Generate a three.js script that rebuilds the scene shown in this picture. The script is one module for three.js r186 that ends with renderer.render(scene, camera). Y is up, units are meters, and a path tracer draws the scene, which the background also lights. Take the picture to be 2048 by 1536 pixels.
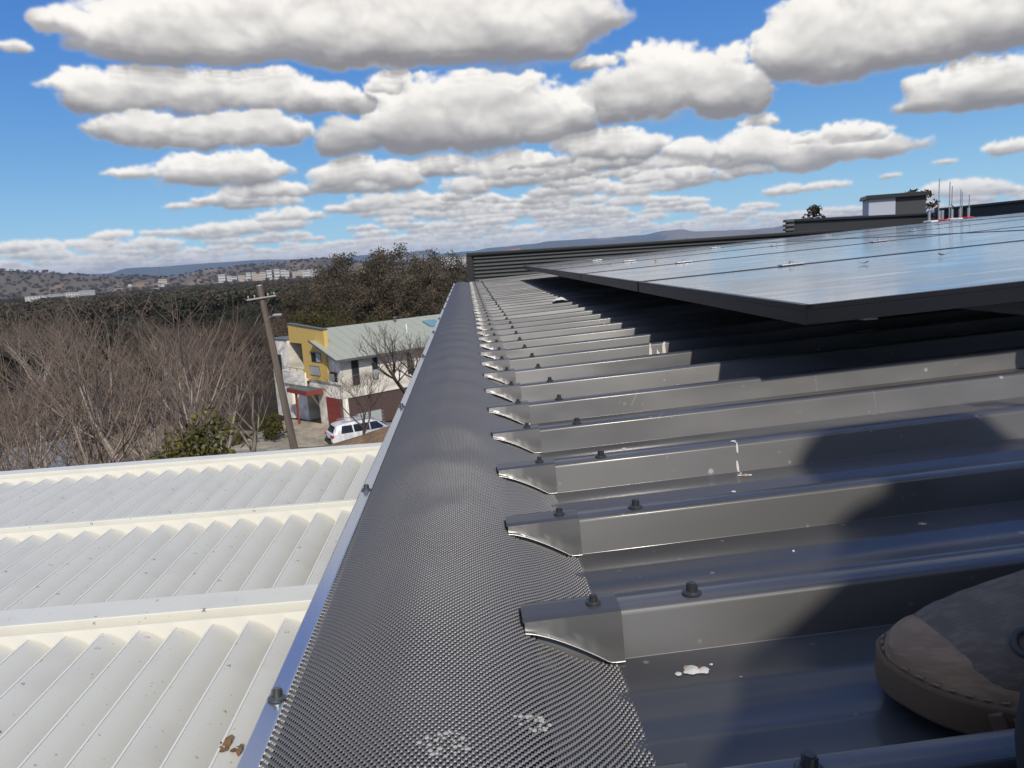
import * as THREE from 'three';
import { mergeGeometries, toCreasedNormals, mergeVertices } from 'three/addons/utils/BufferGeometryUtils.js';
import { RoundedBoxGeometry } from 'three/addons/geometries/RoundedBoxGeometry.js';
import { MarchingCubes } from 'three/addons/objects/MarchingCubes.js';

// ---------------------------------------------------------------- camera, sun, exposure
// World: x across the roof (up its slope), y up, -z along the gutter. Metres. The lens is at the origin.
const scene = new THREE.Scene();
const camera = new THREE.PerspectiveCamera(53.05, 4 / 3, 0.02, 60000);
{
  const wf = new THREE.Vector3(-93, 253, -1539).normalize();            // the gutter's direction as the tilted camera sees it
  const ex = new THREE.Vector3(1, 0.073, -(wf.x + wf.y * 0.073) / wf.z).normalize();
  const ez = wf.clone().negate(), ey = new THREE.Vector3().crossVectors(ez, ex);
  const m = new THREE.Matrix4().makeBasis(ex, ey, ez).transpose();
  camera.quaternion.setFromRotationMatrix(m);
}
scene.add(camera);
const SUN = new THREE.Vector3(0.14, 0.64, 0.755).normalize();
const sun = new THREE.DirectionalLight(new THREE.Color(1.0, 0.93, 0.81), 3.3);
sun.position.copy(SUN).multiplyScalar(60); sun.target.position.set(0, 0, 0);
sun.castShadow = true; sun.shadow.radius = 2; sun.shadow.mapSize.set(4096, 4096);
Object.assign(sun.shadow.camera, { left: -60, right: 60, top: 60, bottom: -60, near: 1, far: 200 });
scene.add(sun, sun.target);
const renderer = new THREE.WebGLRenderer({ antialias: true });
renderer.toneMapping = THREE.LinearToneMapping;
renderer.toneMappingExposure = 1.0;
renderer.shadowMap.enabled = true;

// ---------------------------------------------------------------- random numbers and noise
function rng(seed) { let a = seed >>> 0; return () => { a = (a + 0x6D2B79F5) | 0; let t = Math.imul(a ^ (a >>> 15), 1 | a); t = (t + Math.imul(t ^ (t >>> 7), 61 | t)) ^ t; return ((t ^ (t >>> 14)) >>> 0) / 4294967296; }; }
const PERM = new Uint8Array(512); { const r = rng(7), p = Array.from({ length: 256 }, (_, i) => i); for (let i = 255; i > 0; i--) { const j = Math.floor(r() * (i + 1)); [p[i], p[j]] = [p[j], p[i]]; } for (let i = 0; i < 512; i++) PERM[i] = p[i & 255]; }
const fade = t => t * t * t * (t * (t * 6 - 15) + 10), mix = (a, b, t) => a + (b - a) * t, clamp = (x, a = 0, b = 1) => Math.min(b, Math.max(a, x));
const sstep = (a, b, x) => { const t = clamp((x - a) / (b - a)); return t * t * (3 - 2 * t); };
const GX = new Float32Array(256), GY = new Float32Array(256); for (let i = 0; i < 256; i++) { GX[i] = Math.cos(i * 2.399); GY[i] = Math.sin(i * 2.399); }
function noise2(x, y) {                                                  // gradient noise, about -0.7 .. 0.7
  const xi = Math.floor(x), yi = Math.floor(y), xf = x - xi, yf = y - yi, u = fade(xf), v = fade(yf), X = xi & 255, Y = yi & 255;
  const a = PERM[PERM[X] + Y], b = PERM[PERM[X + 1] + Y], c = PERM[PERM[X] + Y + 1], d = PERM[PERM[X + 1] + Y + 1];
  return mix(mix(GX[a] * xf + GY[a] * yf, GX[b] * (xf - 1) + GY[b] * yf, u), mix(GX[c] * xf + GY[c] * (yf - 1), GX[d] * (xf - 1) + GY[d] * (yf - 1), u), v);
}
function fbm(x, y, o = 5, g = 0.5) { let s = 0, a = 1, t = 0; for (let i = 0; i < o; i++) { s += a * noise2(x, y); t += a; a *= g; x = x * 2.03 + 17.1; y = y * 2.03 + 3.7; } return s / t; }
function billow(x, y, o = 4) { let s = 0, a = 1, t = 0; for (let i = 0; i < o; i++) { s += a * (1 - 2.6 * Math.abs(noise2(x, y))); t += a; a *= 0.5; x = x * 2.07 + 9.2; y = y * 2.07 + 5.1; } return s / t; }

// ---------------------------------------------------------------- sky: air and fair-weather cumulus, by azimuth (0 = -z, right +) and elevation in degrees
const CLOUDS = [
[[-19.6,14.93,4.63,2.25,1.59],[-15.0,15.37,6.56,2.86,2.02],[-8.4,16.02,7.56,3.47,2.67],[-1.7,15.42,8.76,4.12,2.55],[3.5,14.80,6.99,4.17,2.26],[8.2,15.76,3.28,2.94,2.15],[-24.6,15.49,1.39,0.71,0.71],[7.3,13.51,1.68,0.62,0.50]],
[[-23.4,11.63,2.03,1.22,1.41],[-19.1,12.12,4.71,1.19,1.75],[-14.5,11.77,4.97,1.41,1.12],[-9.3,11.40,3.79,1.01,1.02],[-6.9,10.96,1.67,0.80,0.65]],
[[-20.8,9.38,2.60,1.37,1.17],[-16.4,9.31,4.08,1.38,1.27],[-13.2,9.46,2.61,1.34,1.23]],
[[-17.0,6.82,4.25,1.22,1.23],[-13.8,6.97,1.60,0.91,0.99],[-21.7,6.91,1.27,0.37,0.31]],
[[-7.7,8.76,2.44,1.15,1.26],[-2.9,9.74,4.09,2.66,2.41],[2.1,10.14,4.63,2.85,2.95],[4.1,10.68,2.67,2.00,1.99],[6.6,9.59,3.01,2.02,1.84]],
[[11.5,9.96,2.60,1.99,1.48],[14.8,10.84,3.85,2.50,2.43],[18.5,10.33,2.77,2.36,2.17],[20.5,9.47,1.54,1.56,1.34]],
[[23.0,12.43,2.09,1.77,2.27],[26.4,12.53,4.57,2.98,3.12],[30.9,12.48,4.95,3.00,2.70],[35.2,11.69,3.15,2.52,1.50],[39.2,11.38,3.27,2.41,1.57]],
[[31.5,8.04,1.79,1.40,0.89],[34.1,8.28,2.90,1.84,1.50],[37.0,8.08,2.37,1.65,1.40]],
[[16.9,6.10,1.85,1.06,0.80],[20.4,6.00,2.74,1.24,1.19],[24.0,5.48,3.23,1.15,1.10],[27.3,5.34,3.06,1.06,0.76],[27.8,6.48,1.35,0.56,0.50]],
[[-8.1,6.03,2.46,1.41,0.95],[-4.4,5.92,2.50,1.09,0.89]],
[[10.2,7.17,2.99,1.07,1.02],[13.2,6.66,1.91,0.94,0.85]],
[[15.9,4.60,2.25,0.95,0.75],[18.8,4.49,1.40,0.57,0.40]],
[[3.3,6.42,3.78,0.68,0.69],[-0.1,6.28,2.71,0.55,0.48],[7.6,5.55,3.22,0.62,0.55]],
[[21.1,7.75,1.22,0.48,0.35]], [[-4.3,12.14,1.26,1.01,0.90]], [[-27.4,13.97,0.90,0.43,0.33]], [[32.2,4.05,0.66,0.15,0.15]], [[29.1,3.51,0.70,0.16,0.16]],
[[-27.8,2.33,1.60,0.43,0.25],[-24.6,2.01,1.40,0.32,0.22],[-20.5,1.68,1.56,0.33,0.23]],
[[-15.5,3.03,3.69,0.40,0.40],[-19.1,2.83,3.21,0.23,0.20]], [[33.4,2.23,2.37,0.49,0.49]], [[9.9,12.58,1.56,0.50,0.38]], [[-18.9,4.60,1.33,0.20,0.16]],
];
{ // the same kind of sky goes on all round: clouds in rows, smaller towards the horizon
  const r = rng(41);
  for (const [el, n, s] of [[5, 16, 0.62], [8.5, 15, 0.95], [13, 13, 1.5], [21, 11, 1.8], [31, 8, 2.1], [44, 6, 2.6], [62, 4, 3]]) for (let k = 0; k < n; k++) {
    const az = ((k + 0.15 + 0.7 * r()) / n) * 360 - 180, e = el * (0.88 + 0.24 * r()), st = 1 / Math.cos(e * Math.PI / 180);
    if (az > -42 && az < 50 && e < 18.5) continue;
    const c = [], m = 3 + Math.floor(r() * 3), w = s * (2 + 1.6 * r());
    for (let q = 0; q < m; q++) { const t = m > 1 ? q / (m - 1) - 0.5 : 0, big = s * (1.1 - 1.1 * Math.abs(t)) * (0.8 + 0.5 * r()); c.push([az + (t * 2.1 * w + s * (r() - 0.5)) * st, e + 0.25 * big, (0.8 * s + big) * 1.35 * st, big * 1.2 + 0.25, big * 0.75 + 0.2]); }
    CLOUDS.push(c);
  }
}
{ // far rows of small clouds that crowd together above the horizon, thickest ahead
  const r = rng(97);
  for (let el = 0.55; el < 6.6; el *= 1.17) {
    const s = 0.085 * el + 0.06;
    for (let az = -180; az < 180; az += s * (3.2 + 3.4 * r())) {
      const ahead = Math.exp(-(((az - 3) / 15) ** 2)), other = 0.5 + 0.5 * noise2(az * 0.045 + 3, el * 0.3), dense = el < 1.5 ? 0.55 : el < 2.4 ? 0.16 + 0.6 * Math.max(ahead, other * 0.6) : Math.max(0.02 + 0.92 * ahead * sstep(7, 4.6, el), Math.abs(az - 3) > 45 ? 0.5 * other : 0);
      if (r() > dense) continue;
      const c = [], m = 2 + Math.floor(r() * 3), e = el * (0.93 + 0.14 * r());
      for (let q = 0; q < m; q++) { const b = s * (0.7 + 0.8 * r()); c.push([az + q * s * 2.1, e + 0.2 * b, b * (2.2 + 1.8 * r()), b * (0.7 + 0.7 * r()), b * 0.6]); }
      CLOUDS.push(c);
    }
  }
}
const PUFFS = []; CLOUDS.forEach((c, i) => { let b = 99, t = 0, s = 0; for (const p of c) { b = Math.min(b, p[1] - p[4]); t = Math.max(t, p[1] + p[3]); s = Math.max(s, p[3] + p[4]); } for (const p of c) PUFFS.push({ a: p[0], e: p[1], rx: p[2], u: p[3], d: p[4], base: b, top: t, s, i }); });
const COLS = Array.from({ length: 72 }, () => []);                     // puffs by 5-degree column, so that each direction looks at few
for (const p of PUFFS) for (let k = 0; k < 72; k++) { let da = Math.abs(((k * 5 + 2.5 - 180 - p.a + 540) % 360) - 180); if (da < p.rx * 1.6 + 5) COLS[k].push(p); }
const wrap180 = a => ((a + 540) % 360) - 180;
function puffField(az, el, oct) {                                       // > 0 inside a cloud; also how far a thin veil reaches
  const big = 0.9 * noise2(az * 0.19 + 11, el * 0.42), wa = az + 1.5 * noise2(az * 0.33, el * 0.7 + 5) + 0.55 * noise2(az * 1.1 + 4, el * 1.5) + big, we = el + 0.55 * noise2(az * 0.30 + 40, el * 0.6) + 0.22 * noise2(az * 1.2, el * 1.6 + 9);
  let m = -1, s = 1, base = 0, top = 1, best = -9;
  for (const p of COLS[Math.floor((wrap180(az) + 180) / 5) % 72]) {
    const k = Math.min(1, 0.15 + p.s * 0.42), ee = mix(el, we, k), up = ee > p.e, dx = wrap180(mix(az, wa, k) - p.a) / p.rx, dy = (ee - p.e) / (up ? p.u : p.d), q = 1 - dx * dx - dy * dy * (up ? 1 : Math.min(1.6, Math.abs(dy)));
    if (q > best) { best = q; s = p.s; base = p.base; top = p.top; }
    if (q > -1) { const h = clamp(0.5 + 0.5 * (q - m) / 0.4); m = mix(m, q, h) + 0.16 * h * (1 - h); }
  }
  if (m <= -0.95) return [-1, base, top, s, -1];
  const f = 1.05 / Math.pow(s, 0.8), v = clamp((el - base) / (top - base)), lo = sstep(0.0, 0.45, v);
  const bl = billow(az * f + 0.5 * big, el * f * 1.4 + 3 * s, oct), b2 = billow(az * f * 2.9 + 7 + bl * 0.3, el * f * 3.7 + s, oct), fr = fbm(az * f * 2.2 + 31, el * f * 3.3, oct, 0.6), gap = noise2(az * f * 0.55 + 50, el * f * 0.8 + 2 * s);
  const m0 = m, edge = 1 - clamp(Math.abs(m - 0.15) / 0.75), wisp = fbm(az * f * 5.2 + 13 + fr, el * f * 7.5 - fr, oct, 0.65);
  m = m * 0.85 + (0.34 + 0.66 * lo) * (0.66 * bl + 0.30 * b2 + 0.50 * fr + 0.75 * edge * wisp) - 0.10 - 0.08 * lo - 0.9 * Math.max(0, gap - 0.10);
  return [m, base, top, s, m0 + 0.30 + 1.1 * fbm(az * f * 1.3 + 90, el * f * 2.6, oct, 0.62) + 0.2 * bl, 0.045 * bl + 0.008 * b2];
}
function air(el, o) {
  const e = Math.max(el, 0);
  o[0] = 0.042 + 0.48 * Math.exp(-e / 6.0); o[1] = 0.135 + 0.69 * Math.exp(-e / 8.4); o[2] = 0.41 + 0.51 * Math.exp(-e / 19);
}
function aureole(az, el, o) {                                            // bright air round the sun
  const a = az * Math.PI / 180, e = el * Math.PI / 180, c = Math.sin(a) * Math.cos(e) * SUN.x + Math.sin(e) * SUN.y - Math.cos(a) * Math.cos(e) * SUN.z, g = Math.acos(clamp(c, -1, 1)) * 180 / Math.PI, k = 2.6 * Math.exp(-g / 7) + 0.55 * Math.exp(-g / 22);
  o[0] += k; o[1] += 0.97 * k; o[2] += 0.90 * k;
}
function skyGrid(a0, a1, e0, e1, st) {                                  // colours of a patch of sky; the sun stands high behind, so towers are lit from the front and above and bases stay grey
  const w = Math.round((a1 - a0) / st) + 1, h = Math.round((e1 - e0) / st) + 1, M = new Float32Array(w * h), T = new Float32Array(w * h), V = new Float32Array(w * h), Q = new Float32Array(w * h), S = new Float32Array(w * h), C = new Float32Array(w * h * 3), o = [0, 0, 0];
  for (let y = 0; y < h; y++) for (let x = 0; x < w; x++) {
    const k = y * w + x, [m, base, top, s, veil, relief = 0] = puffField(a0 + x * st, e0 + y * st, st < 0.2 ? 5 : 3);
    M[k] = m; Q[k] = veil; V[k] = (e0 + y * st - base) / (top - base); S[k] = s; T[k] = m > 0 ? s * (0.55 * Math.sqrt(m / (0.25 + m)) + relief * sstep(0, 0.4, m)) : 0;
  }
  for (let y = 0; y < h; y++) for (let x = 0; x < w; x++) {
    const k = y * w + x, el = e0 + y * st, az = a0 + x * st; air(el, o);
    const s = S[k], soft = 0.16 + 0.42 * clamp(0.5 + noise2(az * 0.9 / s + 5, el * 1.2 / s)), dm = Math.max(sstep(-0.07, soft + 0.10 / (0.5 + s), M[k] + 0.02), 0.50 * sstep(0.25, 1.1, Q[k]) * sstep(1.5, 4, el));
    if (dm > 0.002) {
      let gx = 0, gy = 0, tau = 0; const R = [2, 4, 7, 12];
      for (const r of R) { const xa = Math.max(0, x - r), xb = Math.min(w - 1, x + r), ya = Math.max(0, y - r), yb = Math.min(h - 1, y + r), wt = 0.25; gx += wt * (T[y * w + xb] - T[y * w + xa]) / ((xb - xa) * st); gy += wt * (T[yb * w + x] - T[ya * w + x]) / ((yb - ya) * st); }
      for (let q = 1; q <= 5; q++) { const yy = Math.min(h - 1, y + Math.round(q * 0.11 * s / st)); tau += Math.max(0, M[yy * w + x]); }
      const n = 1 / Math.hypot(gx, gy, 1), lam = clamp((-0.12 * gx - 0.72 * gy + 0.62) * n), v = clamp(V[k]), wob = fbm(az * 1.1 / s + 70, el * 2.4 / s, 4);
      const rise = sstep(-0.02, 0.68, v + 0.46 * wob);
      let lit = clamp(0.14 * lam + 0.70 * lam * rise + 0.30 * rise + 0.20 * Math.exp(-0.9 * tau) - 0.04);
      lit = clamp(lit * (0.97 + 0.34 * wob) + 0.5 * (1 - sstep(0.0, 0.30, M[k])) * (0.4 + 0.6 * v));                // thin edges glow
      const far = 0.30 * sstep(7, 1, el), a = 0.97 * dm;
      o[0] = mix(o[0], mix(mix(0.265, 1.06, lit), 0.82, far), a); o[1] = mix(o[1], mix(mix(0.255, 1.02, lit), 0.82, far), a); o[2] = mix(o[2], mix(mix(0.26, 0.95, lit), 0.83, far), a);
    }
    aureole(az, el, o); C[k * 3] = o[0]; C[k * 3 + 1] = o[1]; C[k * 3 + 2] = o[2];
  }
  return (az, el, out) => {
    const fx = clamp((az - a0) / st, 0, w - 1.001), fy = clamp((el - e0) / st, 0, h - 1.001), x = Math.floor(fx), y = Math.floor(fy), u = fx - x, t = fy - y, k = (y * w + x) * 3;
    for (let c = 0; c < 3; c++) out[c] = mix(mix(C[k + c], C[k + 3 + c], u), mix(C[k + w * 3 + c], C[k + w * 3 + 3 + c], u), t);
  };
}
{
  const W = 4096, H = 2048, d = new Float32Array(W * H * 4), o = [0, 0, 0];
  const fine = skyGrid(-64, 70, -0.2, 25, 360 / W), coarse = skyGrid(-180, 180, -0.2, 90, 0.4);
  for (let y = 0; y < H; y++) {
    const el = (y + 0.5) / H * 180 - 90;
    for (let x = 0; x < W; x++) {
      const az = wrap180((x + 0.5) / W * 360 - 90);                      // u = 0.5 + atan2(z, x) / 2 pi
      if (el < -0.2) { o[0] = 0.16; o[1] = 0.155; o[2] = 0.14; } else if (el < 24.8 && az > -63.5 && az < 69.5) fine(az, el, o); else coarse(az, el, o);
      const k = (y * W + x) * 4; d[k] = o[0]; d[k + 1] = o[1]; d[k + 2] = o[2]; d[k + 3] = 1;
    }
  }
  const sky = new THREE.DataTexture(d, W, H, THREE.RGBAFormat, THREE.FloatType);
  sky.mapping = THREE.EquirectangularReflectionMapping; sky.colorSpace = THREE.LinearSRGBColorSpace; sky.minFilter = sky.magFilter = THREE.LinearFilter; sky.needsUpdate = true;
  scene.background = sky; scene.environment = sky;
}
// ---------------------------------------------------------------- helpers for building
const taken = new Map();
function numbered(name) { const n = taken.get(name) || 0; taken.set(name, n + 1); return n ? `${name}_${String(n).padStart(3, '0')}` : name; }
function put(name, geometry, material, parent, label) { const o = new THREE.Mesh(geometry, material); o.name = parent ? name : numbered(name); if (label) o.userData.label = label; (parent || scene).add(o); return o; }
function thing(name, label, category, pos = [0, 0, 0], turn = 0, group) { const o = new THREE.Group(); o.name = numbered(name); o.position.set(...pos); o.rotation.y = turn; o.userData = { label, category }; if (group) o.userData.group = group; scene.add(o); return o; }
function tag(o, label, category, group) { Object.assign(o.userData, { label, category }); if (group) o.userData.group = group; return o; }
function copyOf(root, label, pos, turn = 0, scale = 1) { const r = root.clone(); r.name = numbered(root.userData.baseName || root.name.replace(/_\d{3}$/, '')); r.position.set(...pos); r.rotation.y = turn; r.scale.setScalar(scale); r.userData = { ...root.userData, label }; scene.add(r); return r; }
const bx = (w, h, d, x = 0, y = 0, z = 0) => new THREE.BoxGeometry(w, h, d).translate(x, y, z);
const rbx = (w, h, d, x = 0, y = 0, z = 0, r = 0.004, s = 2) => new RoundedBoxGeometry(w, h, d, s, r).translate(x, y, z);
const cyl = (r0, r1, h, n = 12, x = 0, y = 0, z = 0) => new THREE.CylinderGeometry(r1, r0, h, n).translate(x, y, z);
const merge = list => mergeGeometries(list.map(g => { const q = g.index ? g.toNonIndexed() : g; for (const k of Object.keys(q.attributes)) if (!['position', 'normal', 'uv'].includes(k)) q.deleteAttribute(k); return q; }));
const lin = (r, g, b) => new THREE.Color().setRGB(r, g, b);
const std = (c, roughness = 0.6, extra = {}) => new THREE.MeshPhysicalMaterial({ color: c, roughness, metalness: 0, ...extra });
function barBetween(a, b, r0, r1, n = 6) { const d = new THREE.Vector3().subVectors(b, a), g = new THREE.CylinderGeometry(r1, r0, d.length(), n, 1); g.applyQuaternion(new THREE.Quaternion().setFromUnitVectors(new THREE.Vector3(0, 1, 0), d.clone().normalize())); const m = a.clone().add(b).multiplyScalar(0.5); return g.translate(m.x, m.y, m.z); }
const V3 = (x, y, z) => new THREE.Vector3(x, y, z);
function tex(w, h, fn, srgb, rx = 1, ry = 1) {                          // fn(x, y) -> [r, g, b] in 0..1
  const d = new Uint8Array(w * h * 4); let k = 0;
  for (let y = 0; y < h; y++) for (let x = 0; x < w; x++) { const c = fn(x, y); d[k++] = clamp(c[0]) * 255; d[k++] = clamp(c[1]) * 255; d[k++] = clamp(c[2]) * 255; d[k++] = 255; }
  const t = new THREE.DataTexture(d, w, h); t.wrapS = t.wrapT = THREE.RepeatWrapping; t.magFilter = THREE.LinearFilter; t.minFilter = THREE.LinearMipmapLinearFilter; t.generateMipmaps = true; if (srgb) t.colorSpace = THREE.SRGBColorSpace; t.repeat.set(rx, ry); t.needsUpdate = true; return t;
}
// noise that tiles over n pixels
function tileNoise(x, y, n, cells, seed = 0, oct = 4) { let s = 0, a = 1, t = 0; for (let o = 0; o < oct; o++) { const c = cells * 2 ** o, fx = x / n * c, fy = y / n * c, xi = Math.floor(fx), yi = Math.floor(fy), u = fade(fx - xi), v = fade(fy - yi), H = (i, j) => PERM[(PERM[(((i % c) + c) % c + seed * 13) & 255] + (((j % c) + c) % c)) & 511] / 255; s += a * mix(mix(H(xi, yi), H(xi + 1, yi), u), mix(H(xi, yi + 1), H(xi + 1, yi + 1), u), v); t += a; a *= 0.5; } return s / t; }
function specks(n, list, fn) { // paints round specks into a float field that tiles; list of [x, y, r, strength]
  const f = new Float32Array(n * n);
  for (const [cx, cy, r, s, e = 1] of list) for (let y = Math.floor(cy - r - 2); y <= cy + r + 2; y++) for (let x = Math.floor(cx - r - 2); x <= cx + r + 2; x++) { const q = Math.hypot((x - cx) * e, (y - cy) / e) + 0.35 * r * noise2(x * 0.7, y * 0.7), v = s * clamp((r - q) / 0.8 + 0.5), k = ((y % n + n) % n) * n + (x % n + n) % n; if (v > f[k]) f[k] = v; }
  return f;
}
const gridFrom = (nu, nv, fn, closeU = false) => { // a sheet of nu x nv points; fn(i, j) -> [x, y, z, u, v]
  const p = [], uv = [], ix = []; for (let j = 0; j < nv; j++) for (let i = 0; i < nu; i++) { const q = fn(i, j); p.push(q[0], q[1], q[2]); uv.push(q[3] ?? i / (nu - 1), q[4] ?? j / (nv - 1)); }
  for (let j = 0; j < nv - 1; j++) for (let i = 0; i < nu - 1; i++) { const a = j * nu + i, b = a + 1, c = a + nu, d = c + 1; ix.push(a, b, d, a, d, c); }
  const g = new THREE.BufferGeometry(); g.setAttribute('position', new THREE.Float32BufferAttribute(p, 3)); g.setAttribute('uv', new THREE.Float32BufferAttribute(uv, 2)); g.setIndex(ix); g.computeVertexNormals(); return g;
};

// ---------------------------------------------------------------- the roof we stand on
const PITCH = 0.04, ribTop = x => -0.2506 + PITCH * x, RIB = 0.19, RIBH = 0.033, ribZ = k => -(0.506 + RIB * (k - 1)), K0 = -7, K1 = 40;
const N1 = 1024;
const roofDust = (() => { // pale dust, drying marks, seed husks and scratches on dark paint; one tile is 1.6 m
  const r = rng(5), L = [];
  for (let i = 0; i < 520; i++) L.push([r() * N1, r() * N1, 0.5 + 1.0 * r() * r(), 0.2 + 0.45 * r()]);
  for (let i = 0; i < 46; i++) L.push([r() * N1, r() * N1, 1.4 + 1.6 * r() * r(), 0.45 + 0.4 * r()]);
  for (let i = 0; i < 60; i++) { const x = r() * N1, y = r() * N1, a = r() * 6.3, n = 8 + r() * 26, s = 0.10 + 0.25 * r(); for (let k = 0; k < n; k++) L.push([x + Math.cos(a) * k, y + Math.sin(a) * k + 0.02 * k * k * (r() - 0.5), 0.6, s]); }
  const f = specks(N1, L);
  return tex(N1, N1, (x, y) => {
    const n = tileNoise(x, y, N1, 6, 1, 5), st = tileNoise(x * 0.25, y, N1, 12, 4, 4), s = f[y * N1 + x], d = 0.018 + 0.014 * sstep(0.42, 0.72, n) + 0.026 * sstep(0.52, 0.78, st);
    const v = mix(d, 0.17, s), g = x => Math.pow(x, 1 / 2.2);
    return [g(v * 1.04), g(v), g(v * 0.97)];
  }, true);
})();
const roofRough = tex(512, 512, (x, y) => { const n = tileNoise(x, y, 512, 5, 2, 5), s = tileNoise(x * 0.25, y, 512, 16, 3, 4), v = 0.60 + 0.34 * (n - 0.5) + 0.22 * sstep(0.5, 0.75, s); return [v, v, v]; });
const roofBump = tex(512, 512, (x, y) => { const v = tileNoise(x, y, 512, 3, 6, 2); return [v, v, v]; });
for (const t of [roofDust, roofRough]) t.repeat.set(1 / 1.6, 1 / 1.6); roofBump.repeat.set(1 / 0.8, 1 / 0.5);
const M = {};
M.roof = std(lin(2.0, 2.01, 2.02), 0.88, { map: roofDust, roughnessMap: roofRough, bumpMap: roofBump, bumpScale: 0.0010, ior: 1.6, clearcoat: 0.5, clearcoatRoughness: 0.17 });
M.paint = std(lin(0.034, 0.034, 0.035), 0.36);                          // the same colour on folded flashings
M.cap = std(lin(0.056, 0.055, 0.053), 0.48, { ior: 1.6, clearcoat: 0.3, clearcoatRoughness: 0.2 });
M.screw = std(lin(0.035, 0.036, 0.036), 0.38);
M.cutEdge = std(lin(0.62, 0.60, 0.56), 0.35, { metalness: 0.8 });
M.trimScrew = std(lin(0.16, 0.16, 0.15), 0.35, { metalness: 0.7 });
M.trim = std(lin(0.52, 0.55, 0.60), 0.20, { metalness: 0.85 });
M.mesh = std(lin(0.20, 0.195, 0.19), 0.44, { metalness: 0.35 });

const ribProfile = (() => { // one pitch of the sheet, as [dz towards the camera, y]; rounded folds
  const fold = (a, b, c, r, n) => { const u = [a[0] - b[0], a[1] - b[1]], v = [c[0] - b[0], c[1] - b[1]], lu = Math.hypot(...u), lv = Math.hypot(...v), p0 = [b[0] + u[0] / lu * r, b[1] + u[1] / lu * r], p1 = [b[0] + v[0] / lv * r, b[1] + v[1] / lv * r], out = []; for (let i = 0; i <= n; i++) { const t = i / n; out.push([(1 - t) ** 2 * p0[0] + 2 * t * (1 - t) * b[0] + t * t * p1[0], (1 - t) ** 2 * p0[1] + 2 * t * (1 - t) * b[1] + t * t * p1[1]]); } return out; };
  const H = RIBH, key = [[-0.0180, -H], [-0.0115, 0], [0.0115, 0], [0.0180, -H], [0.054, -H], [0.061, -H + 0.0016], [0.067, -H + 0.0016], [0.074, -H], [0.103, -H], [0.110, -H + 0.0016], [0.116, -H + 0.0016], [0.123, -H], [RIB - 0.0180, -H]];
  const out = [];
  for (let i = 0; i < key.length - 1; i++) {
    if (i === 0) { out.push(...fold([-0.05, -H], key[0], key[1], 0.0008, 4)); continue; }
    out.push(...(i < 4 ? fold(key[i - 1], key[i], key[i + 1], i === 1 || i === 2 ? 0.0052 : 0.0008, 6) : [key[i]]));
  }
  out.push(...fold(key[11], key[12], [RIB - 0.0115, 0], 0.005, 4).slice(0, 1));
  return out;
})();
function sheetGeometry(k0, k1, x0, x1) { // ribs k0..k1 of one roofing sheet
  const line = []; for (let k = k1; k >= k0; k--) for (const [dz, y] of ribProfile) line.push([ribZ(k) + dz, y]);
  let s = 0; const arc = line.map((q, i) => (s += i ? Math.hypot(q[0] - line[i - 1][0], q[1] - line[i - 1][1]) : 0));
  const xs = [x0, x0 + 0.3, x0 + 0.8, x0 + 1.6, x0 + 3, x1];
  const g = gridFrom(line.length, xs.length, (i, j) => [xs[j], line[i][1] + ribTop(xs[j]), line[i][0], xs[j], arc[i] - line[0][0] * 1.13]);
  g.index.array.reverse(); g.computeVertexNormals();                       // faces up
  return toCreasedNormals(g, 0.42);
}
const screwGeo = (() => { const parts = [cyl(0.0075, 0.0075, 0.0016, 16, 0, 0.0008, 0), cyl(0.0068, 0.0052, 0.0014, 16, 0, 0.0023, 0), cyl(0.0043, 0.0043, 0.0052, 6, 0, 0.0056, 0), cyl(0.0030, 0.0030, 0.0008, 12, 0, 0.0086, 0)]; return merge(parts); })();
const building = thing('metal_roof_building', 'dark ribbed metal roof with an eaves gutter along its left edge', 'building');
{
  const r = rng(3);
  for (let k = K0; k <= K1; k += 4) {
    const sh = put('roof_sheet', sheetGeometry(k, Math.min(k + 3, K1), 0.03, 7.2), M.roof, building);
    for (let q = k; q <= Math.min(k + 3, K1); q++) for (const X of [0.142, 1.35, 2.6]) { if (X > 1 && q < 3) continue; const s = put('screw', screwGeo, M.screw, sh); s.position.set(X + (r() - 0.5) * 0.006, ribTop(X), ribZ(q) + (r() - 0.5) * 0.003); s.rotation.set((r() - 0.5) * 0.08, r() * 6, PITCH + (r() - 0.5) * 0.08); s.scale.setScalar(0.92); }
  }
  // gutter trough, fascia and the wall below
  const gut = [[-0.124, -0.258], [-0.124, -0.375], [-0.118, -0.382], [0.022, -0.382], [0.028, -0.375], [0.028, -0.285]], zA = 1.6, zB = -7.86;
  put('gutter', toCreasedNormals(gridFrom(gut.length, 2, (i, j) => [gut[i][0], gut[i][1], j ? zB : zA]), 0.5), M.paint, building);
  put('fascia', bx(0.02, 0.30, zA - zB, 0.042, -0.44, (zA + zB) / 2), M.paint, building);
  M.render = std(lin(0.42, 0.41, 0.39), 0.85);
  put('wall', bx(0.22, 9.2, 11.6, 0.42, -5.15, -4.2), M.render, building);
  put('soffit', bx(0.37, 0.012, zA - zB, 0.235, -0.60, (zA + zB) / 2), M.paint, building);
  put('roof_underlay', bx(6.9, 0.02, 12.4, 3.72, 0, -3.9).applyMatrix4(new THREE.Matrix4().makeRotationZ(Math.atan(PITCH))).translate(0, -0.33, 0), M.paint, building);
}
// beyond the last sheet the roof goes on to the rear parapet
put('rear_roof_sheet', bx(4.2, 0.012, 3.0, 5.6, 0, -9.55).translate(-5.6, 0, 0).applyMatrix4(new THREE.Matrix4().makeRotationZ(Math.atan(PITCH))).translate(5.6, ribTop(5.6) - 0.02, 0), M.roof, building);

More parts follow.
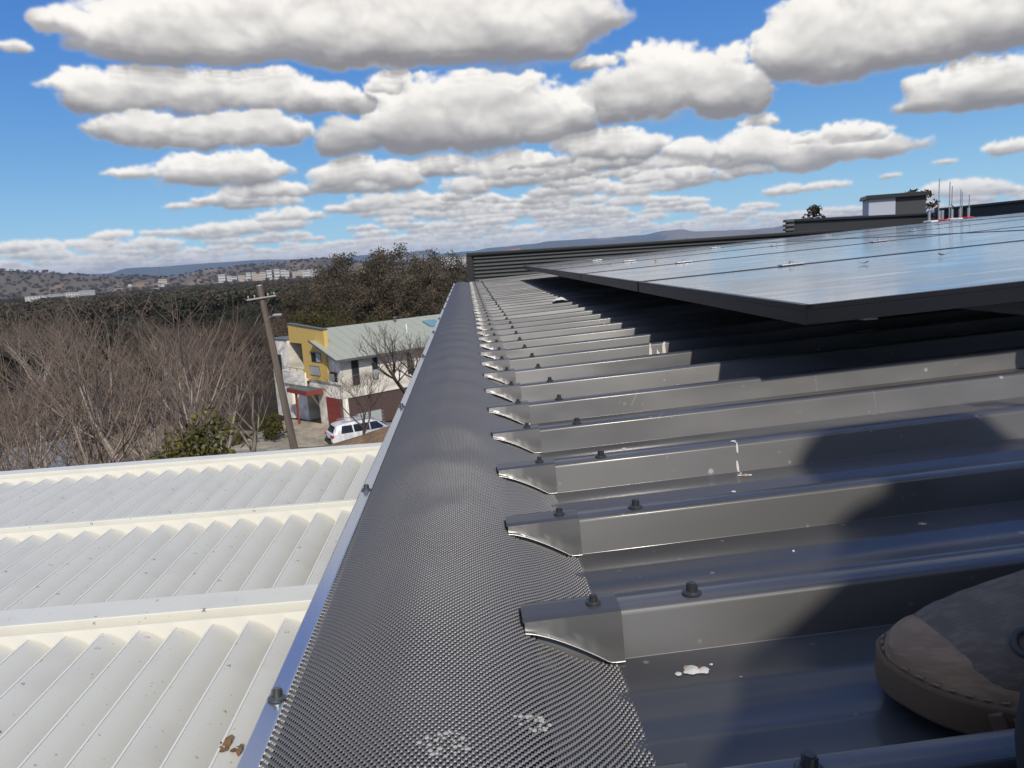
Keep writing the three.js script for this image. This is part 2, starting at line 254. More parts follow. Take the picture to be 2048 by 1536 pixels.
// ---------------------------------------------------------------- gutter guard: expanded aluminium mesh, screwed strip, and a saddle cap on each rib
const guard = thing('gutter_guard', 'dark aluminium gutter guard of fine mesh with a screwed edge strip', 'gutter guard');
const TRIMX = -0.126, MESHR = 0.085, ZEND = -7.8, ZNEAR = -0.16;
const prof = [[-0.126, -0.2545], [-0.105, -0.2460], [-0.08, -0.2400], [-0.055, -0.2375], [-0.03, -0.2395], [-0.005, -0.2450], [0.02, -0.2545], [0.045, -0.2680], [0.07, -0.2780], [0.0855, -0.2796]];
function profY(x) { let i = 0; while (i < prof.length - 2 && x > prof[i + 1][0]) i++; const p0 = prof[Math.max(0, i - 1)], p1 = prof[i], p2 = prof[i + 1], p3 = prof[Math.min(prof.length - 1, i + 2)], t = clamp((x - p1[0]) / (p2[0] - p1[0])), m1 = (p2[1] - p0[1]) / (p2[0] - p0[0]) * (p2[0] - p1[0]), m2 = (p3[1] - p1[1]) / (p3[0] - p1[0]) * (p2[0] - p1[0]); return (2 * t ** 3 - 3 * t * t + 1) * p1[1] + (t ** 3 - 2 * t * t + t) * m1 + (-2 * t ** 3 + 3 * t * t) * p2[1] + (t ** 3 - t * t) * m2; }
function guardY(x, z) {
  const kf = (-z - 0.506) / RIB + 1;
  return profY(x) + 0.0013 * sstep(TRIMX, -0.06, x) * sstep(0.05, -0.03, x) * (Math.cos(kf * 2 * Math.PI) * (1 + noise2(z * 1.3, 8)) + 2.2 * noise2(z * 2.1, 3) + 1.6 * noise2(z * 5.3, x * 9) + 0.9 * noise2(z * 13, x * 30));
}
function underCap(x, y, z) { const kf = (-z - 0.506) / RIB + 1, dz = Math.abs(kf - Math.round(kf)) * RIB; return x > 0.0215 && dz < 0.0155 + 0.26 * (ribTop(x) - y); }   // the mesh is notched round each rib
function guardMesh(z0, z1, a, b, wide) { // strands between staggered knots; every strand leans the same way, as expanded metal does
  const nx = Math.floor((MESHR - TRIMX) / a), nz = Math.floor((z0 - z1) / b), P = [], N = [], ix = [], nV = V3(0, 0, 0);
  const at = (i, j) => { const x = Math.min(MESHR, TRIMX + i * a), z = z0 - j * b; return [x, guardY(x, z), z]; };
  const up = (x, z) => { const e = 0.004, dx = (guardY(x + e, z) - guardY(x - e, z)) / (2 * e), dz = (guardY(x, z + e) - guardY(x, z - e)) / (2 * e); return nV.set(-dx, 1, -dz).normalize(); };
  const quad = (p, n, m) => { const k = P.length / 3; for (let q = 0; q < 4; q++) { const c = m && q > 1 ? m : n; P.push(...p[q]); N.push(c.x, c.y, c.z); } ix.push(k, k + 1, k + 2, k, k + 2, k + 3); };
  const w = wide, t = V3(0, 0, 0), t2 = V3(0, 0, 0);
  for (let j = 0; j < nz; j++) for (let i = 0; i < nx; i++) {
    const o = (j & 1) * 0.5, p = at(i + o, j), n = up(p[0], p[2]);
    if (underCap(...p)) continue;
    const tip = 0.42 * w, lift = 0.30 * w;
    // knot: a small bright pad, raised
    const kx = 0.55 * w, kz = 0.75 * w, hy = lift;
    const gx = -n.x / n.y, gz = -n.z / n.y;
    const pt = (dx, dz, dy) => [p[0] + dx, p[1] + gx * dx + gz * dz + dy, p[2] + dz];
    t.set(n.x, n.y, n.z + 2.2).normalize(); t2.set(n.x, n.y, n.z - 0.3).normalize();                       // rounded over
    quad([pt(-kx, kz, hy - tip), pt(kx, kz, hy - tip), pt(kx, -kz, hy + tip), pt(-kx, -kz, hy + tip)], t, t2);
    if (j + 1 < nz) for (const s of [-0.5, 0.5]) {
      const ii = i + o + s; if (ii < 0 || ii > nx) continue;
      const q = at(ii, j + 1), h = 0.42 * w; if (underCap(...q)) continue;
      t.set(n.x + (s > 0 ? -0.25 : 0.25), n.y, n.z + 0.75).normalize();
      quad([[p[0] - s * 0.4 * w, p[1] - h, p[2] + 0.45 * w], [q[0] - s * 0.4 * w, q[1] - h, q[2] + 0.45 * w], [q[0] + s * 0.4 * w, q[1] + h * 0.6, q[2] - 0.45 * w], [p[0] + s * 0.4 * w, p[1] + h * 0.6, p[2] - 0.45 * w]], t);
    }
  }
  const g = new THREE.BufferGeometry(); g.setAttribute('position', new THREE.Float32BufferAttribute(P, 3)); g.setAttribute('normal', new THREE.Float32BufferAttribute(N, 3)); g.setIndex(ix); return g;
}
put('mesh_strip', guardMesh(ZNEAR, -2.6, 0.0035, 0.0026, 0.00125), M.mesh, guard).userData.kind = 'stuff';
put('mesh_strip', guardMesh(1.5, ZNEAR, 0.0070, 0.0052, 0.0026), M.mesh, guard).userData.kind = 'stuff';
put('mesh_strip', guardMesh(-2.6, ZEND, 0.0070, 0.0052, 0.0026), M.mesh, guard).userData.kind = 'stuff';
{ // edge strip: an angle with its top leg on the mesh and a drop outside
  const c = [[-0.1255, -0.2520], [-0.1265, -0.2512], [-0.1360, -0.2508], [-0.1372, -0.2520], [-0.1372, -0.2700]], zA = 1.6;
  const nz = 60, g = gridFrom(c.length, nz + 1, (i, j) => { const z = zA + (ZEND - 0.02 - zA) * j / nz; return [c[i][0] + 0.0006 * noise2(z * 1.3, 1), c[i][1] + 0.0008 * noise2(z * 1.7, 5), z]; });
  const strip = put('edge_strip', toCreasedNormals(g, 0.5), M.trim, guard);
  const r = rng(8);
  for (const z of [-0.428, -0.845, -1.335, -2.03, -2.7, -3.3, -3.95, -4.6, -5.2, -5.85, -6.5, -7.1]) { const s = put('screw', screwGeo, M.trimScrew, strip); s.position.set(-0.1305, -0.2510, z); s.rotation.set((r() - 0.5) * 0.3, r() * 6, 0.12 + (r() - 0.5) * 0.3); s.scale.setScalar(0.74); }
}
const capParts = (() => { // saddle cap in rib coordinates: x along the rib, y from the rib top, z across
  const x0 = 0.0205, x1 = 0.0885, w = 0.0145, nx = 14, side = [], low = u => mix(0.0058, 0.0325, Math.pow(clamp(u * 1.16), 1.35));
  const top = gridFrom(9, 6, (i, j) => { const u = j / 5, x = mix(x0, x1, u), t = i / 8 * 2 - 1, e = Math.max(0, Math.abs(t) - 0.72) / 0.28; return [x, 0.0016 - 0.0012 * e * e + PITCH * x, t * w]; });
  top.index.array.reverse();
  const flap = sgn => { const g = gridFrom(nx, 7, (i, j) => { const u = i / (nx - 1), v = j / 6, x = mix(x0 + 0.0012, x1, u), d = low(u), flare = 0.0032 * Math.pow(v, 5) * (1 - 0.6 * u), y = 0.0006 - v * d; return [x, y + PITCH * x, sgn * (w + 0.0002 - y * 0.22 + flare + 0.0009 * Math.sin(v * 3.1) * u)]; }); if (sgn > 0) g.index.array.reverse(); return g; };
  const shell = merge([top, flap(1), flap(-1)]); const sh = mergeVertices((shell.deleteAttribute('normal'), shell.deleteAttribute('uv'), shell), 1e-6); sh.computeVertexNormals();
  const edge = sgn => { const pts = []; for (let i = 0; i < nx; i++) { const u = i / (nx - 1), d = low(u), y = 0.0006 - d, x = mix(x0 + 0.0012, x1, u); pts.push(V3(x, y + PITCH * x, sgn * (w + 0.0003 - y * 0.22 + 0.0032 * (1 - 0.6 * u)))); } return new THREE.TubeGeometry(new THREE.CatmullRomCurve3(pts), 24, 0.00055, 5); };
  return { shell: toCreasedNormals(sh, 0.6), edges: [edge(1), edge(-1)] };
})();
{
  const r = rng(12);
  for (let k = K0; k <= K1; k++) {
    const cap = put('rib_cap', capParts.shell, M.cap, guard); cap.position.set((r() - 0.5) * 0.004, -0.2506 + 0.0008, ribZ(k) + (r() - 0.5) * 0.002); cap.rotation.y = (r() - 0.5) * 0.03;
    for (const e of capParts.edges) put('cut_edge', e, M.cutEdge, cap);
    const s = put('screw', screwGeo, M.screw, cap); s.position.set(0.0715, 0.0016 + PITCH * 0.0715, 0); s.rotation.set(0, r() * 6, PITCH); s.scale.setScalar(0.72);
  }
}

// ---------------------------------------------------------------- solar panels, clear of the roof on rails
const NP = 512;
const glassBump = tex(NP, NP, (x, y) => { const v = 0.6 * tileNoise(x * 0.125, y, NP, 32, 3, 3) + 0.4 * tileNoise(x, y, NP, 8, 5, 4); return [v, v, v]; });
const glassRough = tex(NP, NP, (x, y) => { const v = 0.075 + 0.06 * sstep(0.46, 0.75, tileNoise(x * 0.125, y, NP, 24, 9, 4)) + 0.05 * tileNoise(x, y, NP, 5, 5, 4); return [v, v, v]; });
const glassMap = tex(NP, NP, (x, y) => { const d = sstep(0.50, 0.80, tileNoise(x * 0.125, y, NP, 40, 7, 4)) * 0.5 + 0.25 * tileNoise(x, y, NP, 4, 2, 4), g = v => Math.pow(v, 1 / 2.2); return [g(0.13 + 0.5 * d), g(0.13 + 0.495 * d), g(0.13 + 0.48 * d)]; }, true);
for (const t of [glassBump, glassRough, glassMap]) t.repeat.set(1 / 0.9, 1 / 0.9);
M.glass = std(lin(1, 1, 1), 1, { map: glassMap, roughnessMap: glassRough, ior: 1.8 });
M.frame = std(lin(0.016, 0.017, 0.021), 0.34, { metalness: 0.3 });
M.alu = std(lin(0.62, 0.62, 0.62), 0.32, { metalness: 0.9 });
M.rail = std(lin(0.30, 0.30, 0.31), 0.45, { metalness: 0.7 });
const PX = 0.503, PZ = -1.13, PL = 1.722, PW = 1.134, PSTEP = 1.15, panelTop = x => -0.103 + PITCH * (x - PX);
const frameGeo = (() => { // extruded aluminium frame with a shallow groove along its outside
  const f = 0.011, h = 0.030, parts = [], mk = (len) => { const s = new THREE.Shape(); for (const [i, q] of [[0, 0], [0, -0.0075], [0.0008, -0.008], [0.0008, -0.0095], [0, -0.010], [0, -h], [0.024, -h], [0.024, -h + 0.002], [0.002, -h + 0.002], [0.002, -0.006], [f, -0.006], [f, -0.0006], [f - 0.0006, 0]].entries()) i ? s.lineTo(...q) : s.moveTo(...q); return new THREE.ExtrudeGeometry(s, { depth: len, bevelEnabled: false }); };
  const a = mk(PW).translate(0, 0, -PW); parts.push(a);                                                     // left, along z
  parts.push(mk(PW).rotateY(Math.PI).translate(PL, 0, 0));                                                    // right
  parts.push(mk(PL - 0.0004).rotateY(Math.PI / 2).translate(0.0002, 0, 0));                                   // near
  parts.push(mk(PL - 0.0004).rotateY(-Math.PI / 2).translate(PL - 0.0002, 0, -PW));                           // far
  return toCreasedNormals(merge(parts), 0.3);
})();
const glassGeo = (() => { const g = gridFrom(2, 2, (i, j) => { const x = i ? PL - 0.0105 : 0.0105, z = j ? -PW + 0.0105 : -0.0105; return [x, -0.0012, z, x, z]; }); return g; })();
const sheetGeo = bx(PL - 0.03, 0.004, PW - 0.03, PL / 2, -0.008, -PW / 2);
const clampGeo = merge([rbx(0.07, 0.004, 0.034, 0, 0.003, 0, 0.0012), cyl(0.0065, 0.0065, 0.008, 6, 0, 0.009, 0), cyl(0.009, 0.009, 0.0015, 12, 0, 0.0055, 0)]);
const tilt = Math.atan(PITCH);
function panel(c, r, label) {
  const x = PX + c * (PL + 0.02), t = thing('solar_panel', label, 'solar panel', [x, panelTop(x), PZ - r * PSTEP], 0, 'solar panels on the dark roof');
  t.rotation.z = tilt;
  put('frame', frameGeo, M.frame, t); put('glass', glassGeo, M.glass, t); put('backsheet', sheetGeo, M.frame, t);
  if (r > 0) for (const X of [0.465, 1.36]) { const k = put('clamp', clampGeo, M.alu, t); k.position.set(X, 0, 0.008); }
  return t;
}
const ROWN = ['nearest', 'second', 'third', 'fourth', 'farthest'];
for (let c = 0; c < 3; c++) for (let r = 0; r < 5; r++) panel(c, r, c === 0 ? (r === 0 ? 'nearest solar panel, its black frame corner pointing at the viewer' : `${ROWN[r]} solar panel back along the gutter side of the array`) : `${ROWN[r]} solar panel in the ${c === 1 ? 'middle' : 'right hand'} column of the array`);
for (const X of [PX + 0.465, PX + 1.36]) {
  const t = thing('mounting_rail', X < 1.2 ? 'aluminium rail under the solar panels, nearer the gutter' : 'aluminium rail under the solar panels, farther from the gutter', 'rail', [X, panelTop(X) - 0.0535, PZ + 0.02]);
  put('rail', rbx(0.04, 0.045, 5.84, 0, 0, -2.92, 0.003), M.rail, t);
  for (let q = 0; q < 5; q++) { const f = put('foot', merge([bx(0.035, 0.046, 0.005, 0.0, -0.045, 0), bx(0.035, 0.004, 0.05, 0, -0.070, 0)]), M.alu, t); f.position.z = ribZ(8 + q * 6) - PZ - 0.02; f.position.y = ribTop(X) + 0.0725 - (panelTop(X) - 0.0535); }
}

// ---------------------------------------------------------------- parapets at the back of the roof
M.black = std(lin(0.020, 0.022, 0.022), 0.42);
M.board = std(lin(0.085, 0.087, 0.085), 0.5);
M.grey = std(lin(0.030, 0.032, 0.032), 0.6);
function parapet(name, label, a, b, yTop, yBot, boards, pitch) {
  const d = V3(b[0] - a[0], 0, b[1] - a[1]), len = d.length(), t = thing(name, label, 'wall', [a[0], 0, a[1]], Math.atan2(-d.z, d.x));
  put('core', bx(len, yTop - yBot - 0.03, 0.05, len / 2, (yTop + yBot - 0.03) / 2, -0.045), M.black, t);
  put('capping', toCreasedNormals(rbx(len + 0.02, 0.032, 0.12, len / 2, yTop - 0.016, -0.03, 0.003), 0.5), M.black, t);
  put('corner_post', bx(0.055, yTop - yBot - 0.034, 0.09, 0.015, (yTop + yBot - 0.034) / 2, -0.025), M.black, t);
  if (boards) {
    const s = new THREE.Shape(); s.moveTo(0, 0); s.lineTo(0.024, 0.003); s.lineTo(0.024, 0.017); s.lineTo(0.004, 0.0225); s.lineTo(0, 0.0225); s.closePath();
    const g = new THREE.ExtrudeGeometry(s, { depth: len - 0.06, bevelEnabled: false }).rotateY(-Math.PI / 2).translate(len, 0, 0).scale(1, 1, 1);
    for (let k = 0; k < boards; k++) { const o = put('cladding_board', g, M.board, t); o.position.set(0, yTop - 0.036 - (k + 1) * pitch + 0.006, -0.022); }
  } else put('cladding', bx(len, yTop - yBot - 0.04, 0.01, len / 2, (yTop + yBot - 0.04) / 2, -0.012), M.grey, t);
  return t;
}
const pw = parapet('parapet_wall', 'low parapet wall clad in horizontal dark boards at the gutter end', [0.02, -8.0], [3.95, -8.0], 0.045, -0.27, 7, 0.0375);
put('base_flashing', bx(3.8, 0.012, 0.10, 2.0, 0, 0.05).applyMatrix4(new THREE.Matrix4().makeRotationZ(tilt)).translate(0, -0.245, 0), std(lin(0.30, 0.30, 0.29), 0.4, { metalness: 0.4 }), pw);
parapet('parapet_wall', 'plain charcoal parapet wall behind the solar panels with a step at its left', [3.98, -9.35], [6.75, -10.9], 0.205, -0.3, 0);
parapet('parapet_wall', 'dark blue grey parapet along the right side of the roof', [6.80, -10.95], [7.05, -3.5], 0.262, -0.3, 0);
{ // folded flashing at the left end of the taller parapet
  const t = thing('step_flashing', 'stacked dark metal flashing at the step between the two parapets', 'flashing', [3.93, -0.02, -9.3]);
  for (let k = 0; k < 4; k++) put('fold', rbx(0.10, 0.026, 0.10, 0, 0.05 + k * 0.052, 0, 0.003), M.board, t);
  put('upright', rbx(0.05, 0.24, 0.05, 0.03, 0.1, 0, 0.003), M.black, t);
}
// ---------------------------------------------------------------- white louvred pergola roof below the eaves
const NL = 1024;
const louvreMap = (() => { // lichen specks, bird and leaf spots, and washed-in dirt on white powder coat; one tile is 1.3 m
  const r = rng(77), L = [], D = [];
  for (let i = 0; i < 900; i++) L.push([r() * NL, r() * NL, 0.6 + 1.7 * r() * r(), 0.18 + 0.5 * r()]);
  for (let i = 0; i < 110; i++) L.push([r() * NL, r() * NL, 2.4 + 3.6 * r() * r(), 0.40 + 0.4 * r(), 0.8 + 0.5 * r()]);
  for (let i = 0; i < 16; i++) { const x = r() * NL, y = r() * NL; for (let k = 0; k < 7; k++) D.push([x + (r() - 0.5) * 16, y + (r() - 0.5) * 16, 1.2 + 3.4 * r(), 0.4 + 0.5 * r(), 0.7 + 0.7 * r()]); }
  const f = specks(NL, L), d = specks(NL, D);
  return tex(NL, NL, (x, y) => { const n = tileNoise(x, y, NL, 5, 3, 5), w = 0.63 - 0.035 * sstep(0.45, 0.8, n), s = f[y * NL + x], q = d[y * NL + x], g = v => Math.pow(v, 1 / 2.2);
    return [g(mix(mix(w, 0.30, s), 0.16, q)), g(mix(mix(w * 0.985, 0.27, s), 0.105, q)), g(mix(mix(w * 0.875, 0.20, s), 0.055, q))]; }, true);
})();
louvreMap.repeat.set(1 / 1.3, 1 / 1.3);
M.white = std(lin(0.74, 0.73, 0.70), 0.42);
M.louvre = std(lin(1, 1, 1), 0.40, { map: louvreMap });
M.beam = std(lin(1.14, 1.13, 1.10), 0.42, { map: louvreMap });
M.cream = std(lin(0.74, 0.715, 0.63), 0.5);
M.lip = std(lin(0.80, 0.79, 0.74), 0.35);
M.paleGreen = std(lin(0.50, 0.54, 0.47), 0.45);
const PY = -1.90;
const pergola = thing('louvred_pergola', 'white pergola with a roof of overlapping tilted louvre blades', 'pergola');
{
  const bladeProfile = [[0.006, -0.006], [0.03, -0.0105], [0.06, -0.0225], [0.09, -0.041], [0.12, -0.066], [0.15, -0.098], [0.175, -0.131], [0.198, -0.170], [0.196, -0.178], [0.17, -0.138], [0.10, -0.060], [0.006, -0.020]];
  const lipProfile = [[0.006, -0.021], [-0.004, -0.016], [-0.0065, -0.006], [-0.004, 0.001], [0.001, 0.003], [0.006, 0.001], [0.0062, -0.006]];
  const bar = (prof, len, seed) => { const nz = 3, c = [...prof, prof[0]], g = gridFrom(c.length, nz, (i, j) => { const z = -len * j / (nz - 1); return [c[i][0], c[i][1], z, c[i][0] + seed * 0.37, z + seed * 0.61]; });
    const cap = z => new THREE.ShapeGeometry(new THREE.Shape(prof.map(p => new THREE.Vector2(...p)))).translate(0, 0, z);
    g.index.array.reverse(); g.computeVertexNormals(); return toCreasedNormals(merge([g, cap(0), cap(-len)]), 0.5); };
  const bays = [[-0.95, -4.20, 'first'], [-4.52, -6.10, 'second'], [-6.29, -7.92, 'third']], r = rng(21);
  for (const [z0, z1] of bays) {
    const variants = [0, 1, 2, 3, 4].map(k => bar(bladeProfile, z0 - z1, k + z0)), lip = bar(lipProfile, z0 - z1, z0), shift = 0.09 * r();
    for (let k = 0; k < 30; k++) { const x = -6.55 + k * 0.205 + shift; const o = put('louvre_blade', variants[(k * 3) % 5], M.louvre, pergola); o.position.set(x, PY - 0.062 + (r() - 0.5) * 0.003, z0); o.rotation.z = (r() - 0.5) * 0.02; put('lip', lip, M.lip, o); }
    // narrow channels that carry the blade pivots
    for (const z of [z0 + 0.012, z1 - 0.012]) put('pivot_channel', bx(6.4, 0.16, 0.012, -3.5, PY - 0.115, z), M.cream, pergola);
    put('drain_tray', bx(6.4, 0.006, z0 - z1 + 0.02, -3.5, PY - 0.30, (z0 + z1) / 2), M.white, pergola);
  }
  const beam = (z0, z1, y, h, m = M.beam) => { const g = rbx(6.5, h, z1 - z0, -3.5, y - h / 2, (z0 + z1) / 2, 0.006, 2); const p = g.attributes.position, uv = g.attributes.uv; for (let i = 0; i < p.count; i++) uv.setXY(i, p.getX(i), p.getZ(i) + p.getY(i)); return put('beam', g, m, pergola); };
  beam(-4.495, -4.265, PY, 0.22); beam(-6.215, -6.165, PY - 0.012, 0.19); beam(-8.14, -7.965, PY, 0.22); beam(-0.93, -0.75, PY, 0.22);
  put('gutter_channel', bx(6.4, 0.016, 0.055, -3.5, PY - 0.066, -6.243), M.paleGreen, pergola); put('gutter_channel', bx(6.4, 0.016, 0.045, -3.5, PY - 0.066, -6.136), M.paleGreen, pergola);
  for (const [x, z] of [[-0.30, -4.43], [-6.70, -4.43]]) put('side_beam', rbx(0.12, 0.22, 7.5, x, PY - 0.11, z, 0.006), M.white, pergola);
  for (const [x, z] of [[-6.7, -0.85], [-6.7, -4.38], [-6.7, -8.05], [-0.3, -8.05], [-0.3, -0.85]]) put('post', rbx(0.1, 8.0, 0.1, x, PY - 0.222 - 4.0, z, 0.008), M.white, pergola);
}
{ // dry leaf litter caught on the nearest blade, by the gutter strip
  const t = thing('dry_leaf_clump', 'clump of dry brown leaves on the white louvres beside the gutter strip', 'leaves', [-1.135, PY - 0.085, -3.02]), r = rng(5), m = std(lin(0.17, 0.10, 0.045), 0.9);
  for (let k = 0; k < 9; k++) { const w = 0.012 + 0.02 * r(), g = gridFrom(4, 4, (i, j) => { const u = i / 3 - 0.5, v = j / 3 - 0.5; return [u * w * 2.2 * (1 - 1.3 * v * v), 0.012 * Math.sin(u * 5 + k) * (0.4 + v), v * w * 1.1]; }); const o = put('leaf', g, m, t); o.position.set((r() - 0.5) * 0.09, 0.003 + 0.02 * r(), (r() - 0.5) * 0.07); o.rotation.set(r() - 0.5, r() * 6, r() - 0.9); }
}
// ---------------------------------------------------------------- land: falls away below the building, a wooded valley, then hills
const HN = [[-75, 40], [-50, 75], [-40, 80], [-29.94, 63.6], [-27.82, 49.5], [-26.51, 34.5], [-24.7, 21.0], [-22.8, 13.0], [-20.85, 0.6], [-19.82, 2.4], [-17.72, 18.5], [-14.79, 25.6], [-13.03, 29.3], [-10.24, 33.4], [-8.68, 18.6], [-6.23, -8.5], [0, -28], [15, -30], [24, -30], [40, -20], [75, 10]];
const HF = [[-75, 160], [-50, 210], [-35, 150], [-26.78, 157.8], [-24.21, 115.4], [-22.73, 178.9], [-20.77, 172.0], [-18.73, 180.9], [-16.8, 184.1], [-14.75, 186.2], [-11.78, 157.5], [-9.08, 141.5], [-7.13, 154.9], [-4.72, 152.8], [-2.65, 173.6], [-1.62, 96.0], [0.36, 109.4], [2.13, 143.7], [4.93, 161.8], [6.33, 192.6], [10.15, 185], [12.59, 190], [14.65, 235], [15.49, 245], [16.91, 185], [18.89, 170], [20.37, 160], [21.7, 165], [23.32, 215], [24.91, 270], [32, 250], [50, 220], [75, 180]];
const along = (T, a) => { if (a <= T[0][0]) return T[0][1]; for (let i = 0; i < T.length - 1; i++) if (a <= T[i + 1][0]) return mix(T[i][1], T[i + 1][1], fade((a - T[i][0]) / (T[i + 1][0] - T[i][0]))); return T[T.length - 1][1]; };
const RG = [[0, -9.3], [16, -9.6], [38, -10.3], [60, -10.4], [80, -12], [130, -15], [220, -17.5], [450, -20], [900, -24], [1400, -27], [2200, -36], [3000, -32], [5000, -30], [9000, -20], [60000, -20]];
const ground = (x, z) => {
  const r = Math.hypot(x, z), az = Math.atan2(x, -z) * 180 / Math.PI; let y = RG[RG.length - 1][1]; for (let i = 0; i < RG.length - 1; i++) if (r <= RG[i + 1][0]) { y = mix(RG[i][1], RG[i + 1][1], fade((r - RG[i][0]) / (RG[i + 1][0] - RG[i][0]))); break; }
  const wide = Math.abs(az) < 78 ? 1 : 0.4;
  if (r > 2200 && r < 6000) { const t = Math.exp(-(((r - 3500) / 620) ** 2)); y = mix(y, along(HN, clamp(az, -75, 75)) * wide + 5 * fbm(x * 0.006, z * 0.006, 4), t); }
  if (r < 60) y -= 0.55 * Math.exp(-((x + 6.9) ** 2 + (z + 46.4) ** 2) / 12);
  if (r > 100 && r < 2600) y += 3 * fbm(x * 0.004 + 5, z * 0.004, 3) * sstep(100, 500, r);
  return y;
};
const farRange = (x, z) => { const r = Math.hypot(x, z), az = Math.atan2(x, -z) * 180 / Math.PI; const t = Math.exp(-(((r - 13000) / 1500) ** 2)); return -60 + t * (60 + 0.93 * along(HF, clamp(az, -75, 75)) + 8 * fbm(az * 1.2, r * 0.0012, 4)); };
function polar(rings, a0, a1, na, fn, col) {
  const g = gridFrom(na, rings.length, (i, j) => { const a = (a0 + (a1 - a0) * i / (na - 1)) * Math.PI / 180, r = rings[j], x = Math.sin(a) * r, z = -Math.cos(a) * r; return [x, fn(x, z), z, x, z]; });
  const p = g.attributes.position, c = new Float32Array(p.count * 3), o = [0, 0, 0]; for (let i = 0; i < p.count; i++) { col(p.getX(i), p.getY(i), p.getZ(i), o); c.set(o, i * 3); } g.setAttribute('color', new THREE.BufferAttribute(c, 3)); g.computeVertexNormals(); return g;
}
const grain = tex(512, 512, (x, y) => { const n = tileNoise(x, y, 512, 8, 3, 6), m = tileNoise(x, y, 512, 40, 8, 3), v = 0.55 + 0.5 * (n - 0.5) + 0.35 * (m - 0.5); return [v, v * 0.99, v * 0.95]; }); grain.repeat.set(1 / 6, 1 / 6);
M.land = std(lin(1.7, 1.7, 1.7), 0.95, { vertexColors: true, map: grain, specularIntensity: 0.2 });
{
  const rings = [2]; while (rings[rings.length - 1] < 7500) rings.push(rings[rings.length - 1] * 1.055 + 0.4);
  const g = polar(rings, -180, 180, 721, ground, (x, y, z, o) => {
    const r = Math.hypot(x, z), n = fbm(x * 0.02 + 3, z * 0.02, 4), m = fbm(x * 0.0045, z * 0.0045 + 8, 5), f = sstep(350, 900, r);
    const near = n > 0.12 ? [0.10, 0.072, 0.043] : [0.052, 0.040, 0.026], wood = m > 0.10 ? [0.30, 0.215, 0.13] : m > -0.12 ? [0.16, 0.13, 0.095] : [0.10, 0.085, 0.064];
    for (let k = 0; k < 3; k++) o[k] = mix(near[k] * 0.9, wood[k], f) * (1 + 0.4 * fbm(x * 0.05, z * 0.05, 3));
  });
  put('ground', g, M.land).userData.kind = 'structure';
  const far = [10400]; while (far[far.length - 1] < 16200) far.push(far[far.length - 1] * 1.018);
  const h = polar(far, -82, 82, 700, farRange, (x, y, z, o) => { const n = fbm(x * 0.0011, z * 0.0011 + 4, 5), q = fbm(x * 0.0004 + 9, z * 0.0004, 3); const c = q + 0.5 * n > 0.12 ? [0.20, 0.17, 0.125] : [0.070, 0.080, 0.072]; for (let k = 0; k < 3; k++) o[k] = c[k] * (1 + 0.5 * n); });
  put('hills', h, M.land).userData.kind = 'structure';
}
// paved drive, path and bank in front of the house
const onGround = (x, z, dy) => [x, ground(x, z) + dy, z];
function patch(name, poly, m, dy, nu = 12, nv = 8) { // a sheet spanned by four corners, laid on the ground
  const g = gridFrom(nu, nv, (i, j) => { const u = i / (nu - 1), v = j / (nv - 1), x = mix(mix(poly[0][0], poly[1][0], u), mix(poly[3][0], poly[2][0], u), v), z = mix(mix(poly[0][1], poly[1][1], u), mix(poly[3][1], poly[2][1], u), v); return [...onGround(x, z, dy), x, z]; }); if (g.attributes.normal.getY(0) < 0) { g.index.array.reverse(); g.computeVertexNormals(); }
  const o = put(name, g, m); o.userData.kind = 'structure'; return o;
}
M.concrete = std(lin(0.62, 0.54, 0.42), 0.9, { map: grain });
M.earth = std(lin(0.36, 0.24, 0.145), 0.95, { map: grain });
M.dryGrass = std(lin(0.34, 0.26, 0.15), 0.95, { map: grain });
patch('driveway', [[-16.5, -39], [-7.0, -40.5], [-6.2, -47.2], [-13.2, -53.5]], M.concrete, 0.10);
patch('driveway', [[-8.2, -41.2], [3.5, -37.5], [3.5, -41.6], [-6.5, -47.4]], M.concrete, 0.10);
patch('lawn', [[-26, -40], [-16.6, -41], [-14.4, -50], [-24, -56]], M.dryGrass, 0.09);

// ---------------------------------------------------------------- trees
class Wood { // collects tapered limbs into one geometry
  constructor() { this.p = []; this.n = []; this.ix = []; this.v = new THREE.Vector3(); this.w = new THREE.Vector3(); }
  limb(a, b, r0, r1, sides) {
    const d = this.v.subVectors(b, a).normalize(), e = Math.abs(d.y) < 0.9 ? V3(0, 1, 0) : V3(1, 0, 0), u = V3(0, 0, 0).crossVectors(d, e).normalize(), w = V3(0, 0, 0).crossVectors(d, u), k = this.p.length / 3;
    for (const [c, r] of [[a, r0], [b, r1]]) for (let i = 0; i < sides; i++) { const t = i / sides * 6.2832, x = Math.cos(t), y = Math.sin(t), nx = u.x * x + w.x * y, ny = u.y * x + w.y * y, nz = u.z * x + w.z * y; this.p.push(c.x + nx * r, c.y + ny * r, c.z + nz * r); this.n.push(nx, ny, nz); }
    for (let i = 0; i < sides; i++) { const j = (i + 1) % sides; this.ix.push(k + i, k + j, k + sides + j, k + i, k + sides + j, k + sides + i); }
  }
  geometry() { const g = new THREE.BufferGeometry(); g.setAttribute('position', new THREE.Float32BufferAttribute(this.p, 3)); g.setAttribute('normal', new THREE.Float32BufferAttribute(this.n, 3)); g.setIndex(this.ix); return g; }
}
